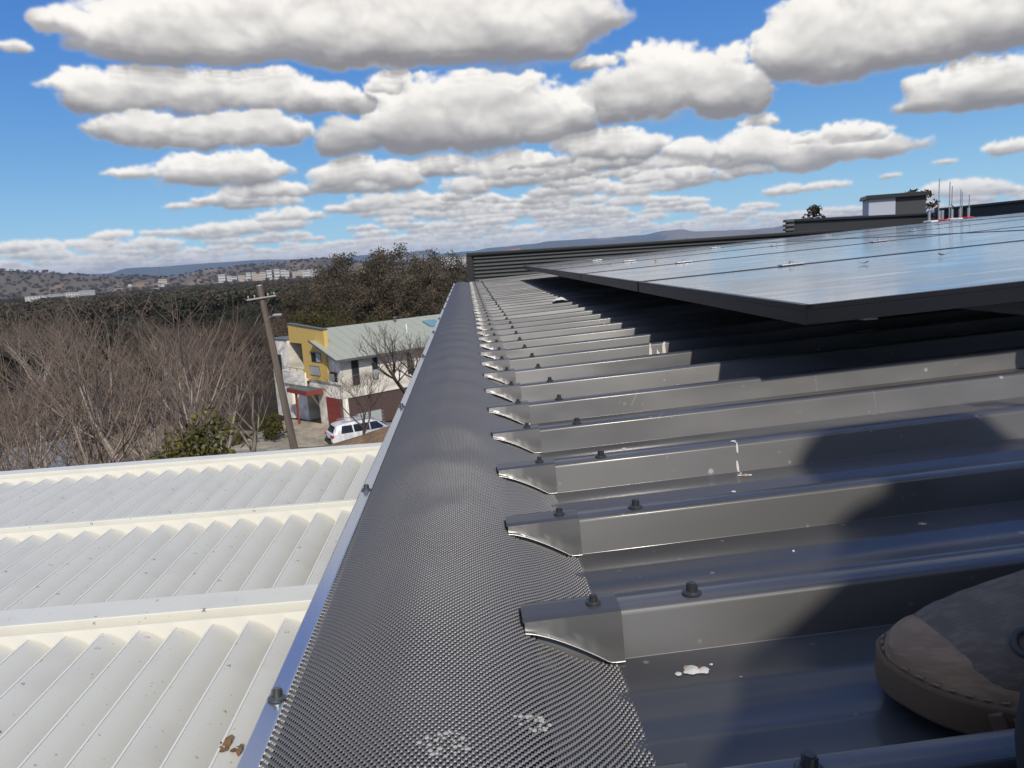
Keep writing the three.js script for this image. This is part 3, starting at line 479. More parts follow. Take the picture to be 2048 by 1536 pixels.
function bareTree(seed, height, spread, density = 1, thick = 1, twigs = 1) { // a leafless tree: limbs fork, bend upwards and end in fine twigs
  const r = rng(seed), big = new Wood(), fine = new Wood(), tips = [], up = V3(0, 1, 0);
  const grow = (p, dir, len, rad, depth) => {
    let q = p.clone(), d = dir.clone(), rr = rad; const seg = depth === 0 ? 5 : 3, kids = [];
    for (let i = 0; i < seg; i++) {
      d.x += (r() - 0.5) * 0.34; d.y += (r() - 0.5) * 0.22 + (depth > 0 ? 0.10 : 0.02); d.z += (r() - 0.5) * 0.34; d.normalize();
      const e = q.clone().addScaledVector(d, len / seg), r1 = rr * (depth === 0 ? 0.88 : 0.80);
      (depth < 3 ? big : fine).limb(q, e, rr, r1, depth < 2 ? 6 : depth < 4 ? 4 : 3);
      q = e; rr = r1; if (i > 0 || depth > 1) kids.push([q.clone(), d.clone(), rr]);
    }
    if (depth >= 4) { tips.push(q); return; }
    const n = Math.round((depth === 0 ? 4 : depth === 1 ? 3.9 : 3.0 * twigs) * density + r());
    for (let k = 0; k < n; k++) {
      const [c, cd, cr] = kids[Math.min(kids.length - 1, Math.floor((0.25 + 0.75 * Math.sqrt(r())) * kids.length))], a = r() * 6.2832, tilt = (0.42 + 0.6 * r()) * spread;
      const side = V3(Math.cos(a), 0, Math.sin(a)), nd = cd.clone().multiplyScalar(Math.cos(tilt)).addScaledVector(side, Math.sin(tilt)); nd.y = nd.y * 0.85 + 0.22; nd.normalize();
      grow(c, nd, len * (0.56 + 0.26 * r()), Math.max(0.0075, cr * (0.56 + 0.24 * r())), depth + 1);
    }
    grow(q, d, len * 0.62, Math.max(0.0075, rr * 0.86), depth + 1);
  };
  grow(V3(0, 0, 0), V3((r() - 0.5) * 0.15, 1, (r() - 0.5) * 0.15).normalize(), height * 0.34, height * 0.0175 * thick, 0);
  return { limbs: big.geometry(), twigs: fine.geometry(), tips };
}
function leaves(spots, n, size, spread, seed, tones) { // loose leaf clumps: small flat faces round each spot, toned clump by clump
  const r = rng(seed), P = [], N = [], C = [], ix = []; let k = 0; const a = V3(0, 0, 0), b = V3(0, 0, 0), nn = V3(0, 0, 0);
  for (const s of spots) {
    const tone = tones[Math.floor(r() * tones.length)], v = 0.75 + 0.5 * r();
    for (let i = 0; i < n; i++) {
      const t = r() * 6.2832, h = r() * 2 - 1, q = Math.sqrt(1 - h * h), d = spread * Math.cbrt(r()), x = s.x + q * Math.cos(t) * d, y = s.y + h * d * 0.75, z = s.z + q * Math.sin(t) * d, w = size * (0.55 + 0.8 * r());
      a.set(r() - 0.5, r() - 0.5, r() - 0.5).normalize(); b.set(r() - 0.5, r() - 0.5, r() - 0.5).cross(a).normalize(); nn.crossVectors(a, b);
      const e = 0.5 * w; P.push(x + a.x * w, y + a.y * w, z + a.z * w, x + b.x * e, y + b.y * e, z + b.z * e, x - a.x * w, y - a.y * w, z - a.z * w, x - b.x * e, y - b.y * e, z - b.z * e);
      const f = v * (0.85 + 0.3 * r()); for (let c = 0; c < 4; c++) { N.push(nn.x, nn.y, nn.z); C.push(tone[0] * f, tone[1] * f, tone[2] * f); } ix.push(k, k + 1, k + 2, k, k + 2, k + 3); k += 4;
    }
  }
  const g = new THREE.BufferGeometry(); g.setAttribute('position', new THREE.Float32BufferAttribute(P, 3)); g.setAttribute('normal', new THREE.Float32BufferAttribute(N, 3)); g.setAttribute('color', new THREE.Float32BufferAttribute(C, 3)); g.setIndex(ix); return g;
}
M.bark = std(lin(0.31, 0.255, 0.21), 0.9); M.barkDark = std(lin(0.085, 0.066, 0.055), 0.92); M.twig = std(lin(0.20, 0.152, 0.118), 0.9); M.twigDark = std(lin(0.125, 0.088, 0.068), 0.92);
M.leaf = std(lin(1, 1, 1), 0.75, { vertexColors: true, transmission: 0.25, thickness: 0, specularIntensity: 0.3 });
const bareProto = (name, seed, h, spread, density, dark, thick, twigs) => { const t = bareTree(seed, h, spread, density, thick, twigs), o = new THREE.Group(); o.name = name; put('trunk', t.limbs, dark ? M.barkDark : M.bark, o); put('crown', t.twigs, dark ? M.twigDark : M.twig, o); o.userData = { category: 'tree', baseName: name }; return o; };
function leafyProto(name, seed, h, w, tones, lobes, dens = 1, size = 0.3) { // trunk, limbs and an uneven crown of clumps
  const r = rng(seed), wood = new Wood(), spots = []; let p = V3(0, 0, 0); const top = V3((r() - 0.5) * 0.8, h * 0.55, (r() - 0.5) * 0.8); wood.limb(p, top, h * 0.022, h * 0.011, 7);
  for (let l = 0; l < lobes; l++) {
    const a = r() * 6.28, q = Math.sqrt(r()) * w * 0.62, y = h * (0.36 + 0.56 * r()) * (1 - 0.25 * q / w), c = V3(Math.cos(a) * q, y, Math.sin(a) * q), rad = w * (0.22 + 0.2 * r());
    wood.limb(V3(top.x * 0.6, h * (0.18 + 0.3 * r()), top.z * 0.6), c, h * 0.007, h * 0.002, 4);
    for (let k = 0; k < 11; k++) { const t = r() * 6.28, hh = r() * 2 - 0.9, e = rad * (0.45 + 0.65 * r()), m = Math.sqrt(Math.max(0, 1 - hh * hh)); spots.push(V3(c.x + Math.cos(t) * m * e, c.y + hh * e * 0.8, c.z + Math.sin(t) * m * e)); }
  }
  const o = new THREE.Group(); o.name = name; put('trunk', wood.geometry(), M.barkDark, o); put('crown', leaves(spots, Math.round(13 * dens), size, w * 0.16, seed + 1, tones), M.leaf, o); o.userData = { category: 'tree', baseName: name }; return o;
}
const BROWN = [[0.125, 0.096, 0.062], [0.092, 0.076, 0.050], [0.155, 0.118, 0.078], [0.074, 0.068, 0.045]], DKGREEN = [[0.048, 0.052, 0.030], [0.062, 0.060, 0.036], [0.038, 0.042, 0.027]], OLIVE = [[0.105, 0.085, 0.022], [0.085, 0.072, 0.024], [0.070, 0.066, 0.026]], RUST = [[0.12, 0.078, 0.052], [0.14, 0.092, 0.06], [0.10, 0.074, 0.054]], GREYG = [[0.075, 0.078, 0.062], [0.06, 0.064, 0.05], [0.09, 0.085, 0.07]];
function plant(proto, label, x, z, turn, s, group, dy = 0) { const o = copyOf(proto, label, [x, ground(x, z) - 0.05 + dy, z], turn, s); if (group) o.userData.group = group; return o; }
// ---------------------------------------------------------------- trees and shrubs
{
  const r = rng(314);
  const brown = [bareProto('bare_tree', 81, 9, 1.05, 1.0, false, 1.0, 0.95), bareProto('bare_tree', 92, 9, 1.15, 1.0, false, 0.95, 0.9)], pale = [bareProto('bare_tree', 11, 9, 1.0, 1.0, false, 1.25, 0.8), bareProto('bare_tree', 23, 9, 0.95, 1.05, false, 1.2, 0.78), bareProto('bare_tree', 35, 9, 1.1, 0.95, false, 1.3, 0.8)], dark = [bareProto('bare_tree', 47, 9, 1.0, 1.05, true), bareProto('bare_tree', 52, 9, 0.9, 1.0, true)];
  { // a few dead leaves still hang on the tips of two of them
    for (const [o, sd] of [[pale[1], 23], [pale[2], 35]]) { const t = bareTree(sd, 9, sd === 23 ? 0.95 : 1.1, sd === 23 ? 1.05 : 0.95, sd === 23 ? 1.2 : 1.3, sd === 23 ? 0.78 : 0.8).tips.filter(p => p.y > 6.6).filter((p, i) => i % 9 === 0); put('dead_leaves', leaves(t, 4, 0.04, 0.14, sd, [[0.19, 0.11, 0.04], [0.14, 0.085, 0.04]]), M.leaf, o); }
  }
  const F = [[-11.2, -18.5, 10.4, 'pale leafless tree at the far left, rising behind the white pergola'], [-9.2, -18.6, 9.7, 'leafless grey tree with spreading limbs, its fork just above the pergola'], [-13.0, -30, 8.7, 'slender leafless tree between two larger pale ones'], [-7.9, -19.6, 9.9, 'tall pale leafless tree with dead leaves at its top, left of the green bush'], [-10.1, -27, 8.9, 'leafless tree with twisted pale trunk behind the green bush'], [-10.5, -33, 8.4, 'leafless tree with pale upswept branches left of the leaning pole'], [-10.9, -37, 7.4, 'small leafless tree just left of the leaning pole'], [-18.4, -34, 9.7, 'leafless tree behind the grey roofed shed'], [-16.9, -36, 9.1, 'leafless brown tree in the second row, left of centre'], [-14.9, -44, 8.7, 'leafless tree in the second row with a bushy crown'], [-24.5, -48, 9.5, 'leafless tree far back at the left edge of the wood'], [-22.7, -52, 9.0, 'leafless tree far back near the middle of the wood'], [-22.1, -58, 9.0, 'leafless tree at the back of the bare wood with a tall crown'], [-18.0, -62, 7.9, 'leafless tree at the back of the bare wood, short crown'], [-31.5, -56, 9.9, 'leafless tree farthest left at the back of the wood'], [-15.6, -62, 6.6, 'leafless tree close behind the white end of the house'], [-15.4, -26, 8.4, 'leafless tree with low limbs hanging over the grey shed'], [-17.2, -29, 8.8, 'leafless tree leaning left above the grey shed']];
  F.forEach(([x, z, h, label], i) => plant([0, 1, 3].includes(i) ? pale[i % 3] : i < 8 || i > 15 ? (i === 5 ? pale[0] : brown[i % 2]) : (i % 2 ? dark[(i >> 1) % 2] : brown[(i >> 1) % 2]), label, x, z, r() * 6.28, h / 8.6 * ([0, 1, 3].includes(i) ? (i > 1 ? 1.06 : 0.88) : 0.82 + 0.34 * r()), 'leafless trees beyond the pergola'));
  const housetree = bareProto('bare_tree', 64, 7, 1.25, 1.05, true, 2.5, 0.8);
  plant(housetree, 'leafless dark tree with crooked limbs in front of the white house wall', -3.9, -40.2, 1.1, 1.2);
  plant(dark[0], 'smaller leafless tree at the corner of the house beside the white car', -6.3, -42.2, 2.7, 0.66);
  // evergreen and brown crowns
  const she = [leafyProto('sheoak_tree', 5, 14, 5.2, BROWN, 34, 3.8, 0.12), leafyProto('sheoak_tree', 6, 14, 4.6, BROWN, 31, 3.8, 0.12), leafyProto('sheoak_tree', 9, 14, 4.9, [...BROWN, DKGREEN[1]], 33, 3.8, 0.12)];
  [[-7.5, -92, 14.2, 'tallest ragged brown tree behind the house roof'], [-13.8, -95, 14.2, 'tall ragged brown tree left of the tallest one behind the house'], [-9.4, -84, 12.4, 'ragged brown tree between the two tall ones behind the house'], [-3.9, -100, 14.0, 'tall brown tree next to the distant white office block'], [-4.5, -80, 10.8, 'brown tree above the right end of the house roof'], [-18.5, -100, 12.4, 'brown tree at the left end of the ragged clump'], [-12.7, -82, 11.1, 'dense brown tree above the yellow wall'], [-1.6, -88, 10.8, 'brown tree beside the end of the gutter'], [1.2, -110, 11.9, 'brown tree rising just left of the boarded parapet'], [-24.0, -115, 13.0, 'dark brown tree behind the top of the leaning pole']].forEach(([x, z, h, label], i) => plant(she[i % 3], label, x, z, r() * 6.28, h / 12.9, 'ragged brown trees behind the house'));
  const olive = leafyProto('wattle_tree', 15, 8, 3.6, OLIVE, 13, 2.6, 0.10);
  plant(olive, 'yellow green tree directly behind the yellow wall', -12.4, -66, 0.5, 1.08); plant(olive, 'smaller yellow green tree behind the green metal roof', -10.0, -64, 2.5, 0.92);
  const bush = leafyProto('green_bush', 18, 6.0, 2.1, [[0.105, 0.110, 0.022], [0.145, 0.135, 0.026], [0.075, 0.085, 0.022]], 22, 2.4, 0.07);
  bush.userData.category = 'bush'; plant(bush, 'dense olive green bush at the edge of the pergola, left of the pole', -6.7, -19, 0, 1.16);
  const low = leafyProto('garden_shrub', 28, 1.2, 1.3, [[0.095, 0.085, 0.022], [0.07, 0.068, 0.02]], 8, 1.8, 0.07); low.userData.category = 'shrub';
  plant(low, 'low yellowish shrub on the lawn beside the pole', -12.7, -47, 0, 1.05); plant(low, 'low shrub by the white house corner', -13.9, -50.4, 1, 0.9); plant(low, 'small clipped shrub left of the drive', -14.6, -46.2, 2.1, 0.7);
  const roundTree = leafyProto('round_tree', 38, 12.6, 1.9, [[0.040, 0.036, 0.016], [0.055, 0.042, 0.018], [0.03, 0.032, 0.016]], 44, 2.6, 0.085);
  plant(roundTree, 'dark round tree behind the step in the parapet', 18.3, -40, 0, 1.075);
  plant(roundTree, 'rust tinged tree beside the rooftop box', 21.55, -35, 2, 1.09);
  plant(roundTree, 'small far tree peeping over the boarded parapet', 35.4, -120, 1, 1.42); plant(roundTree, 'second small far tree above the parapet line', 44.6, -124, 2.4, 1.4);
  // the wood on the valley side: each tree its own
  const wood = [[dark[0], 'leafless brown tree in the wood across the valley side', 'leafless trees in the wood'], [dark[1], 'leafless brown tree in the wood across the valley side', 'leafless trees in the wood'], [leafyProto('evergreen_tree', 71, 11, 4.2, DKGREEN, 14, 2.4, 0.2), 'dark evergreen tree in the wood across the valley side', 'evergreens in the wood'], [leafyProto('russet_tree', 72, 9, 3.8, RUST, 13, 2.4, 0.18), 'russet brown tree in the wood across the valley side', 'russet trees in the wood'], [leafyProto('grey_gum_tree', 73, 12, 4.4, GREYG, 13, 2.2, 0.19), 'grey green gum tree in the wood across the valley side', 'gum trees in the wood']];
  let n = 0; for (let i = 0; i < 3000 && n < 265; i++) {
    const d = 62 + 250 * Math.pow(r(), 0.85), a = (-40 + 42 * r()) * Math.PI / 180, x = Math.sin(a) * d, z = -Math.cos(a) * d;
    if (d < 75 && a > -0.27) continue; if (d < 125 && a > -0.30) continue;
    const q = r(), near = d < 130, k = near ? (q < 0.55 ? (q < 0.28 ? 0 : 1) : q < 0.85 ? 3 : 2) : q < 0.2 ? 0 : q < 0.55 ? 2 : q < 0.83 ? 3 : 4, [p, l, g] = wood[k];
    plant(p, l, x, z, r() * 6.28, (k < 2 ? 0.8 : 0.72) * (0.75 + 0.5 * r()), g); n++;
  }
  // beyond, the woods read as one mass
  const clump = leaves(Array.from({ length: 26 }, () => V3((r() - 0.5) * 7, 2.5 + 6.5 * r(), (r() - 0.5) * 7)), 20, 0.55, 1.9, 88, [[1, 1, 1], [0.8, 0.8, 0.8], [1.2, 1.15, 1.1]]);
  const cnt = 9000, inst = new THREE.InstancedMesh(clump, std(lin(1, 1, 1), 0.85, { vertexColors: true, specularIntensity: 0.2 }), cnt), m4 = new THREE.Matrix4(), qt = new THREE.Quaternion(), up = V3(0, 1, 0); let k = 0;
  const tones = [[0.042, 0.044, 0.029], [0.056, 0.052, 0.036], [0.080, 0.066, 0.048], [0.038, 0.040, 0.029], [0.092, 0.076, 0.056]];
  while (k < cnt) {
    const d = 300 + 3300 * Math.pow(r(), 1.5), a = (-44 + 60 * r()) * Math.PI / 180, x = Math.sin(a) * d, z = -Math.cos(a) * d, open = fbm(x * 0.0045, z * 0.0045 + 8, 5); if (d > 700 && open > 0.08 && r() < 0.85) continue;
    if (Math.hypot(x + 655, z + 1285) < 120 && z > -1298) continue;
    const s = (0.75 + 0.55 * r()); m4.compose(V3(x, ground(x, z) - 1, z), qt.setFromAxisAngle(up, r() * 6.28), V3(s * 1.2, s * (d > 1000 ? 0.8 : 0.95), s * 1.2)); inst.setMatrixAt(k, m4); const t = tones[Math.floor(r() * tones.length)], f = 0.8 + 0.4 * r(); inst.setColorAt(k, lin(t[0] * f, t[1] * f, t[2] * f)); k++;
  }
  inst.name = 'woodland'; inst.userData = { kind: 'stuff', label: 'dark far woods filling the valley', category: 'woods' }; scene.add(inst);
}

// ---------------------------------------------------------------- the house with the yellow wall; local x runs along its right facade, -z along its left one
{
  const H = thing('house', 'two storey white house with a yellow upper wall and green metal roof', 'house', [-8.44, -10.45, -48.78], Math.atan2(0.62, 0.785));
  const wallM = std(lin(0.70, 0.66, 0.58), 0.9, { map: grain }), yel = std(lin(0.66, 0.45, 0.13), 0.8), roofM = std(lin(0.37, 0.38, 0.305), 0.6), dk = std(lin(0.10, 0.11, 0.11), 0.5), red = std(lin(0.23, 0.045, 0.035), 0.6), glass = std(lin(0.03, 0.035, 0.04), 0.08), paneL = std(lin(0.42, 0.45, 0.45), 0.25), brick = std(lin(0.10, 0.062, 0.055), 0.9), mortar = std(lin(0.17, 0.14, 0.13), 0.9), gr = std(lin(0.30, 0.36, 0.34), 0.15);
  wallM.color.setRGB(1.55, 1.48, 1.34);
  const P = (n, g, m, par = H, label) => put(n, g, m, par, label), B = (x0, x1, y0, y1, a0, a1) => bx(x1 - x0, y1 - y0, a1 - a0, (x0 + x1) / 2, (y0 + y1) / 2, -(a0 + a1) / 2);
  P('wall', merge([B(0.02, 14, 0, 3.1, 0.35, 3.3), B(0.02, 14, 0, 3.1, 5.0, 9.3), B(1.2, 14, 0, 3.1, 3.3, 5.0)]), wallM);                 // lower storey, with the entrance recess
  P('lintel', B(0.021, 1.2, 2.45, 3.1, 3.3, 5.0), wallM);
  P('end_block', B(-0.25, 13.9, 3.1, 5.58, 6.62, 9.3), wallM); P('end_block_base', B(-0.25, 0.02, 0, 3.1, 6.9, 9.3), wallM);
  P('end_coping', B(-0.30, 13.9, 5.58, 5.66, 6.6, 9.35), dk);
  for (const [y0, y1, a0, a1] of [[2.85, 4.55, 7.75, 8.55], [0.25, 2.25, 7.75, 8.5]]) { const w = P('window', B(-0.27, -0.22, y0, y1, a0, a1), glass); P('frame', merge([B(-0.30, -0.262, y0, y0 + 0.06, a0, a1), B(-0.30, -0.262, y1 - 0.06, y1, a0, a1), B(-0.30, -0.262, y0, y1, a0, a0 + 0.05), B(-0.30, -0.262, y0, y1, a1 - 0.05, a1)]), dk, w); }
  // yellow upper storey with a recessed balcony
  const slant = (x0, x1, a0, a1, y0, ya, yb) => { const s = new THREE.Shape(); s.moveTo(a0, y0); s.lineTo(a1, y0); s.lineTo(a1, yb); s.lineTo(a0, ya); s.closePath(); return new THREE.ExtrudeGeometry(s, { depth: x1 - x0, bevelEnabled: false }).rotateY(Math.PI / 2).translate(x0, 0, 0); };
  P('yellow_wall', slant(-0.12, 0.14, 1.45, 4.7, 3.06, 6.45, 6.6), yel); P('yellow_lintel', slant(-0.12, 0.14, 4.7, 6.5, 5.45, 6.6, 6.72), yel); P('yellow_return', B(0.14, 1.9, 3.1, 5.9, 4.6, 4.72), yel);
  P('yellow_coping', (() => { const s = new THREE.Shape(); s.moveTo(1.40, 6.455); s.lineTo(4.7, 6.605); s.lineTo(6.55, 6.725); s.lineTo(6.55, 6.785); s.lineTo(1.40, 6.515); s.closePath(); return new THREE.ExtrudeGeometry(s, { depth: 0.36, bevelEnabled: false }).rotateY(Math.PI / 2).translate(-0.17, 0, 0); })(), dk);
  P('balcony_back', B(1.9, 2.0, 3.1, 6.2, 4.72, 6.62), dk); P('balcony_door', B(1.86, 1.895, 3.2, 5.3, 4.9, 6.3), glass); P('balcony_ceiling', B(0.14, 1.9, 5.44, 5.5, 4.72, 6.62), dk);
  P('balcony_wall', B(-0.42, -0.26, 2.6, 3.52, 4.2, 7.5), wallM); P('balcony_floor', B(-0.26, 1.9, 2.95, 3.1, 4.2, 6.62), wallM);
  const rl = P('railing', B(-0.36, -0.33, 3.72, 3.75, 4.25, 7.45), dk); for (let k = 0; k < 4; k++) P('rail_post', B(-0.36, -0.33, 3.52, 3.72, 4.3 + k * 1.03, 4.33 + k * 1.03), dk, rl);
  for (const [y0, y1, a0, a1] of [[4.28, 4.95, 2.1, 3.45], [3.36, 4.02, 2.45, 3.85]]) { const w = P('window', B(-0.145, -0.11, y0, y1, a0, a1), dk); P('pane', B(-0.16, -0.142, y0 + 0.05, y1 - 0.05, a0 + 0.05, (a0 + a1) / 2 - 0.03), paneL, w); P('pane', B(-0.16, -0.142, y0 + 0.05, y1 - 0.05, (a0 + a1) / 2 + 0.03, a1 - 0.05), y0 > 4 ? glass : paneL, w); }
  // corner bay by the right facade
  P('upper_wall', merge([B(0.02, 14, 3.1, 4.72, 0.35, 1.46), B(0.2, 14, 3.1, 5.25, 1.46, 4.6)]), wallM); P('corner_opening', B(-0.02, 0.018, 3.12, 3.75, 0.45, 1.4), glass); P('glass_balustrade', B(-0.06, -0.03, 3.06, 3.62, 0.80, 1.42), gr);
  P('string_course', B(-0.08, 0.015, 2.98, 3.10, 0.0, 4.2), wallM);
  // entrance
  const cn = P('canopy', B(-1.25, -0.05, 2.24, 2.50, 2.45, 5.35), red); P('canopy_roof', B(-1.2, -0.06, 2.502, 2.55, 2.5, 5.3), dk, cn); P('post', B(-1.2, -1.08, -0.05, 2.238, 4.15, 4.27), red); P('door', B(1.14, 1.195, 0, 2.2, 3.5, 4.6), dk);
  const gd = P('red_door', B(-0.03, 0.018, 0.02, 2.02, 0.38, 2.2), red); for (let k = 0; k < 4; k++) P('panel', B(-0.045, -0.032, 0.06 + k * 0.49, 0.52 + k * 0.49, 0.42, 2.16), red, gd);
  // right facade
  P('brick_wall', B(0.0, 14, 0, 2.05, 0.10, 0.348), mortar);
  { const g = bx(0.30, 0.10, 0.03); let c = 0; for (let j = 0; j < 17; j++) for (let i = 0; i < 17; i++) { const x = 0.18 + i * 0.33 + (j & 1) * 0.165, y = 0.06 + j * 0.12; if (x > 5.6 || (y > 0.02 && y < 0.98 && x > 0.8 && x < 2.95)) continue; const o = P('brick', g, brick); o.position.set(x, y, -0.095); c++; } }
  P('white_wall', B(0.0, 14, 2.051, 4.75, 0.0, 0.349), wallM); P('corner_pier', B(0.0, 0.36, 0.0, 2.05, 0.0, 0.099), wallM);
  for (const [x0, x1, y0, y1] of [[0.82, 1.36, 2.8, 4.55], [2.34, 2.78, 2.95, 4.42], [5.06, 5.55, 2.9, 4.36], [8.2, 8.8, 2.9, 4.36]]) { const w = P('window', B(x0, x1, y0, y1, -0.02, -0.002), dk); P('pane', B(x0 + 0.05, x1 - 0.05, y0 + 0.7, y1 - 0.05, -0.032, -0.021), glass, w); P('pane', B(x0 + 0.05, x1 - 0.05, y0 + 0.05, y0 + 0.64, -0.032, -0.021), x0 > 2 && x0 < 3 ? paneL : glass, w); }
  for (const [x0, x1] of [[1.0, 1.75], [1.95, 2.75]]) { const w = P('low_window', B(x0, x1, 0.12, 0.92, 0.05, 0.098), paneL); P('frame', merge([B(x0 - 0.04, x1 + 0.04, 0.08, 0.12, 0.04, 0.098), B(x0 - 0.04, x1 + 0.04, 0.92, 0.96, 0.04, 0.098)]), dk, w); }
  // skillion roof of standing seam sheets
  const Y = a => 4.86 + 0.33 * a, quad = (x0, x1, a0, a1, dy) => { const s = new THREE.Shape(); s.moveTo(a0, Y(a0) + dy - 0.10); s.lineTo(a1, Y(a1) + dy - 0.10); s.lineTo(a1, Y(a1) + dy); s.lineTo(a0, Y(a0) + dy); s.closePath(); return new THREE.ExtrudeGeometry(s, { depth: x1 - x0, bevelEnabled: false }).rotateY(Math.PI / 2).translate(x0, 0, 0); };
  const rf = P('roof', merge([quad(-0.55, 0.15, -0.55, 2.7, 0), quad(0.15, 15, -0.55, 4.4, 0)]), roofM); P('barge_board', quad(-0.62, -0.552, -0.6, 2.75, 0.03), dk, rf); P('eaves_gutter', B(-0.55, 15, Y(-0.6) - 0.14, Y(-0.6) + 0.0, -0.68, -0.56), dk, rf);
  for (let k = 0; k < 20; k++) P('seam', quad(0.0 + k * 0.75, 0.025 + k * 0.75, -0.5, k < 1 ? 2.6 : 4.35, 0.028), roofM, rf);
  const sk = P('skylight', quad(8.9, 10.0, 2.3, 3.3, 0.13), std(lin(0.12, 0.26, 0.34), 0.1), rf); P('vent_pipe', cyl(0.05, 0.05, 0.6, 8, 6.6, Y(2) + 0.3, -2), wallM); P('roof_cowl', merge([cyl(0.09, 0.09, 0.3, 8, 7.0, Y(4) + 0.15, -4), cyl(0.16, 0.10, 0.08, 8, 7.0, Y(4) + 0.34, -4)]), dk); P('rear_roof', B(2.0, 15, 4.4, 5.9, 4.42, 6.6), wallM);
}

// ---------------------------------------------------------------- white car on the drive, tail towards us
{
  const C = thing('parked_car', 'white estate car parked in front of the house, its tail towards us', 'car', [-6.95, ground(-6.95, -47.1) - 0.12, -47.1], 0.42);
  const paint = std(lin(0.78, 0.78, 0.77), 0.25, { clearcoat: 1, clearcoatRoughness: 0.06 }), win = std(lin(0.02, 0.024, 0.03), 0.06), blk = std(lin(0.03, 0.03, 0.03), 0.6), lampR = std(lin(0.35, 0.02, 0.03), 0.2), chrome = std(lin(0.6, 0.6, 0.6), 0.2, { metalness: 1 });
  // body as stations along its length: x, then half width, sill, shoulder, roof half width and roof height
  const st = [[-2.34, 0.62, 0.52, 0.78, 0.60, 0.82], [-2.30, 0.80, 0.36, 0.98, 0.68, 1.02], [-2.2, 0.87, 0.30, 1.02, 0.62, 1.10], [-1.95, 0.90, 0.26, 1.03, 0.62, 1.50], [-1.6, 0.91, 0.25, 1.02, 0.64, 1.60], [-0.8, 0.92, 0.25, 1.00, 0.66, 1.65], [0.1, 0.92, 0.25, 0.98, 0.66, 1.64], [0.6, 0.92, 0.25, 0.98, 0.62, 1.52], [1.15, 0.91, 0.25, 0.97, 0.66, 1.12], [1.35, 0.91, 0.26, 0.95, 0.72, 1.02], [1.9, 0.88, 0.27, 0.86, 0.74, 0.94], [2.2, 0.80, 0.32, 0.74, 0.68, 0.80], [2.34, 0.62, 0.42, 0.62, 0.52, 0.66]];
  const ring = s => [[-s[1] * 0.9, s[2]], [-s[1], s[2] + 0.14], [-s[1], (s[2] + s[3]) / 2], [-s[1] * 0.985, s[3]], [-mix(s[1], s[4], 0.55), mix(s[3], s[5], 0.6)], [-s[4], s[5] - 0.03], [-s[4] * 0.6, s[5]], [s[4] * 0.6, s[5]], [s[4], s[5] - 0.03], [mix(s[1], s[4], 0.55), mix(s[3], s[5], 0.6)], [s[1] * 0.985, s[3]], [s[1], (s[2] + s[3]) / 2], [s[1], s[2] + 0.14], [s[1] * 0.9, s[2]], [-s[1] * 0.9, s[2]]];
  const R = st.map(ring), body = gridFrom(15, st.length, (i, j) => [st[j][0], R[j][i][1], R[j][i][0]]);
  put('body', toCreasedNormals(body, 0.7), paint, C);
  const sideWin = s => { for (const [x0, x1, x2, x3] of [[-1.75, -1.0, -1.65, -1.05], [-0.93, 0.02, -0.95, 0.0], [0.1, 0.98, 0.08, 0.52]]) { const g = new THREE.BufferGeometry(), zz = (y) => s * (0.905 - (y - 1.04) * 0.37 + 0.012); g.setAttribute('position', new THREE.Float32BufferAttribute([x0, 1.05, zz(1.05), x1, 1.05, zz(1.05), x3, 1.48, zz(1.48), x2, 1.48, zz(1.48)], 3)); g.setIndex(s > 0 ? [0, 1, 2, 0, 2, 3] : [0, 2, 1, 0, 3, 2]); g.computeVertexNormals(); put('side_window', g, win, C); } };
  sideWin(1); sideWin(-1);
  put('rear_window', gridFrom(2, 2, (i, j) => [j ? -2.02 : -2.215, j ? 1.44 : 1.10, (i ? 1 : -1) * (j ? 0.52 : 0.62)]), win, C); put('windscreen', gridFrom(2, 2, (i, j) => [j ? 0.66 : 1.17, j ? 1.50 : 1.12, (i ? 1 : -1) * (j ? 0.58 : 0.64)]), win, C);
  for (const s of [-1, 1]) { put('tail_light', rbx(0.16, 0.16, 0.34, -2.27, 0.92, s * 0.70, 0.03), lampR, C); put('roof_bar', rbx(2.0, 0.04, 0.04, -0.6, 1.68, s * 0.60, 0.015), chrome, C); put('door_mirror', rbx(0.12, 0.13, 0.2, 0.85, 1.06, s * 1.0, 0.04), paint, C); put('headlight', rbx(0.3, 0.14, 0.3, 2.12, 0.72, s * 0.66, 0.05), chrome, C); }
  put('rear_bumper', rbx(0.14, 0.24, 1.66, -2.34, 0.48, 0, 0.05), blk, C); put('number_plate', bx(0.01, 0.11, 0.38, -2.345, 0.78, 0), std(lin(0.6, 0.6, 0.55), 0.4), C);
  for (const x of [-1.42, 1.42]) for (const s of [-1, 1]) { const w = put('wheel', new THREE.TorusGeometry(0.25, 0.09, 10, 24), blk, C); w.position.set(x, 0.34, s * 0.82); put('rim', cyl(0.2, 0.2, 0.12, 16).rotateX(Math.PI / 2), chrome, w); }
}
{ // raised garden bed edge between us and the car
  const g = gridFrom(30, 9, (i, j) => { const u = i / 29, v = j / 8, x = mix(-10.6, 4.5, u), zc = mix(-43.2, -38.2, u), z = zc + (0.5 - v) * 3.6; return [x, ground(x, z) + 0.06 + (0.25 + 1.45 * sstep(0, 0.5, u)) * Math.pow(Math.sin(v * Math.PI), 0.7) + 0.1 * fbm(x, z, 3), z, x, z]; });
  if (g.attributes.normal.getY(40) < 0) { g.index.array.reverse(); g.computeVertexNormals(); }
  put('earth_bank', g, M.earth).userData.kind = 'structure';
}
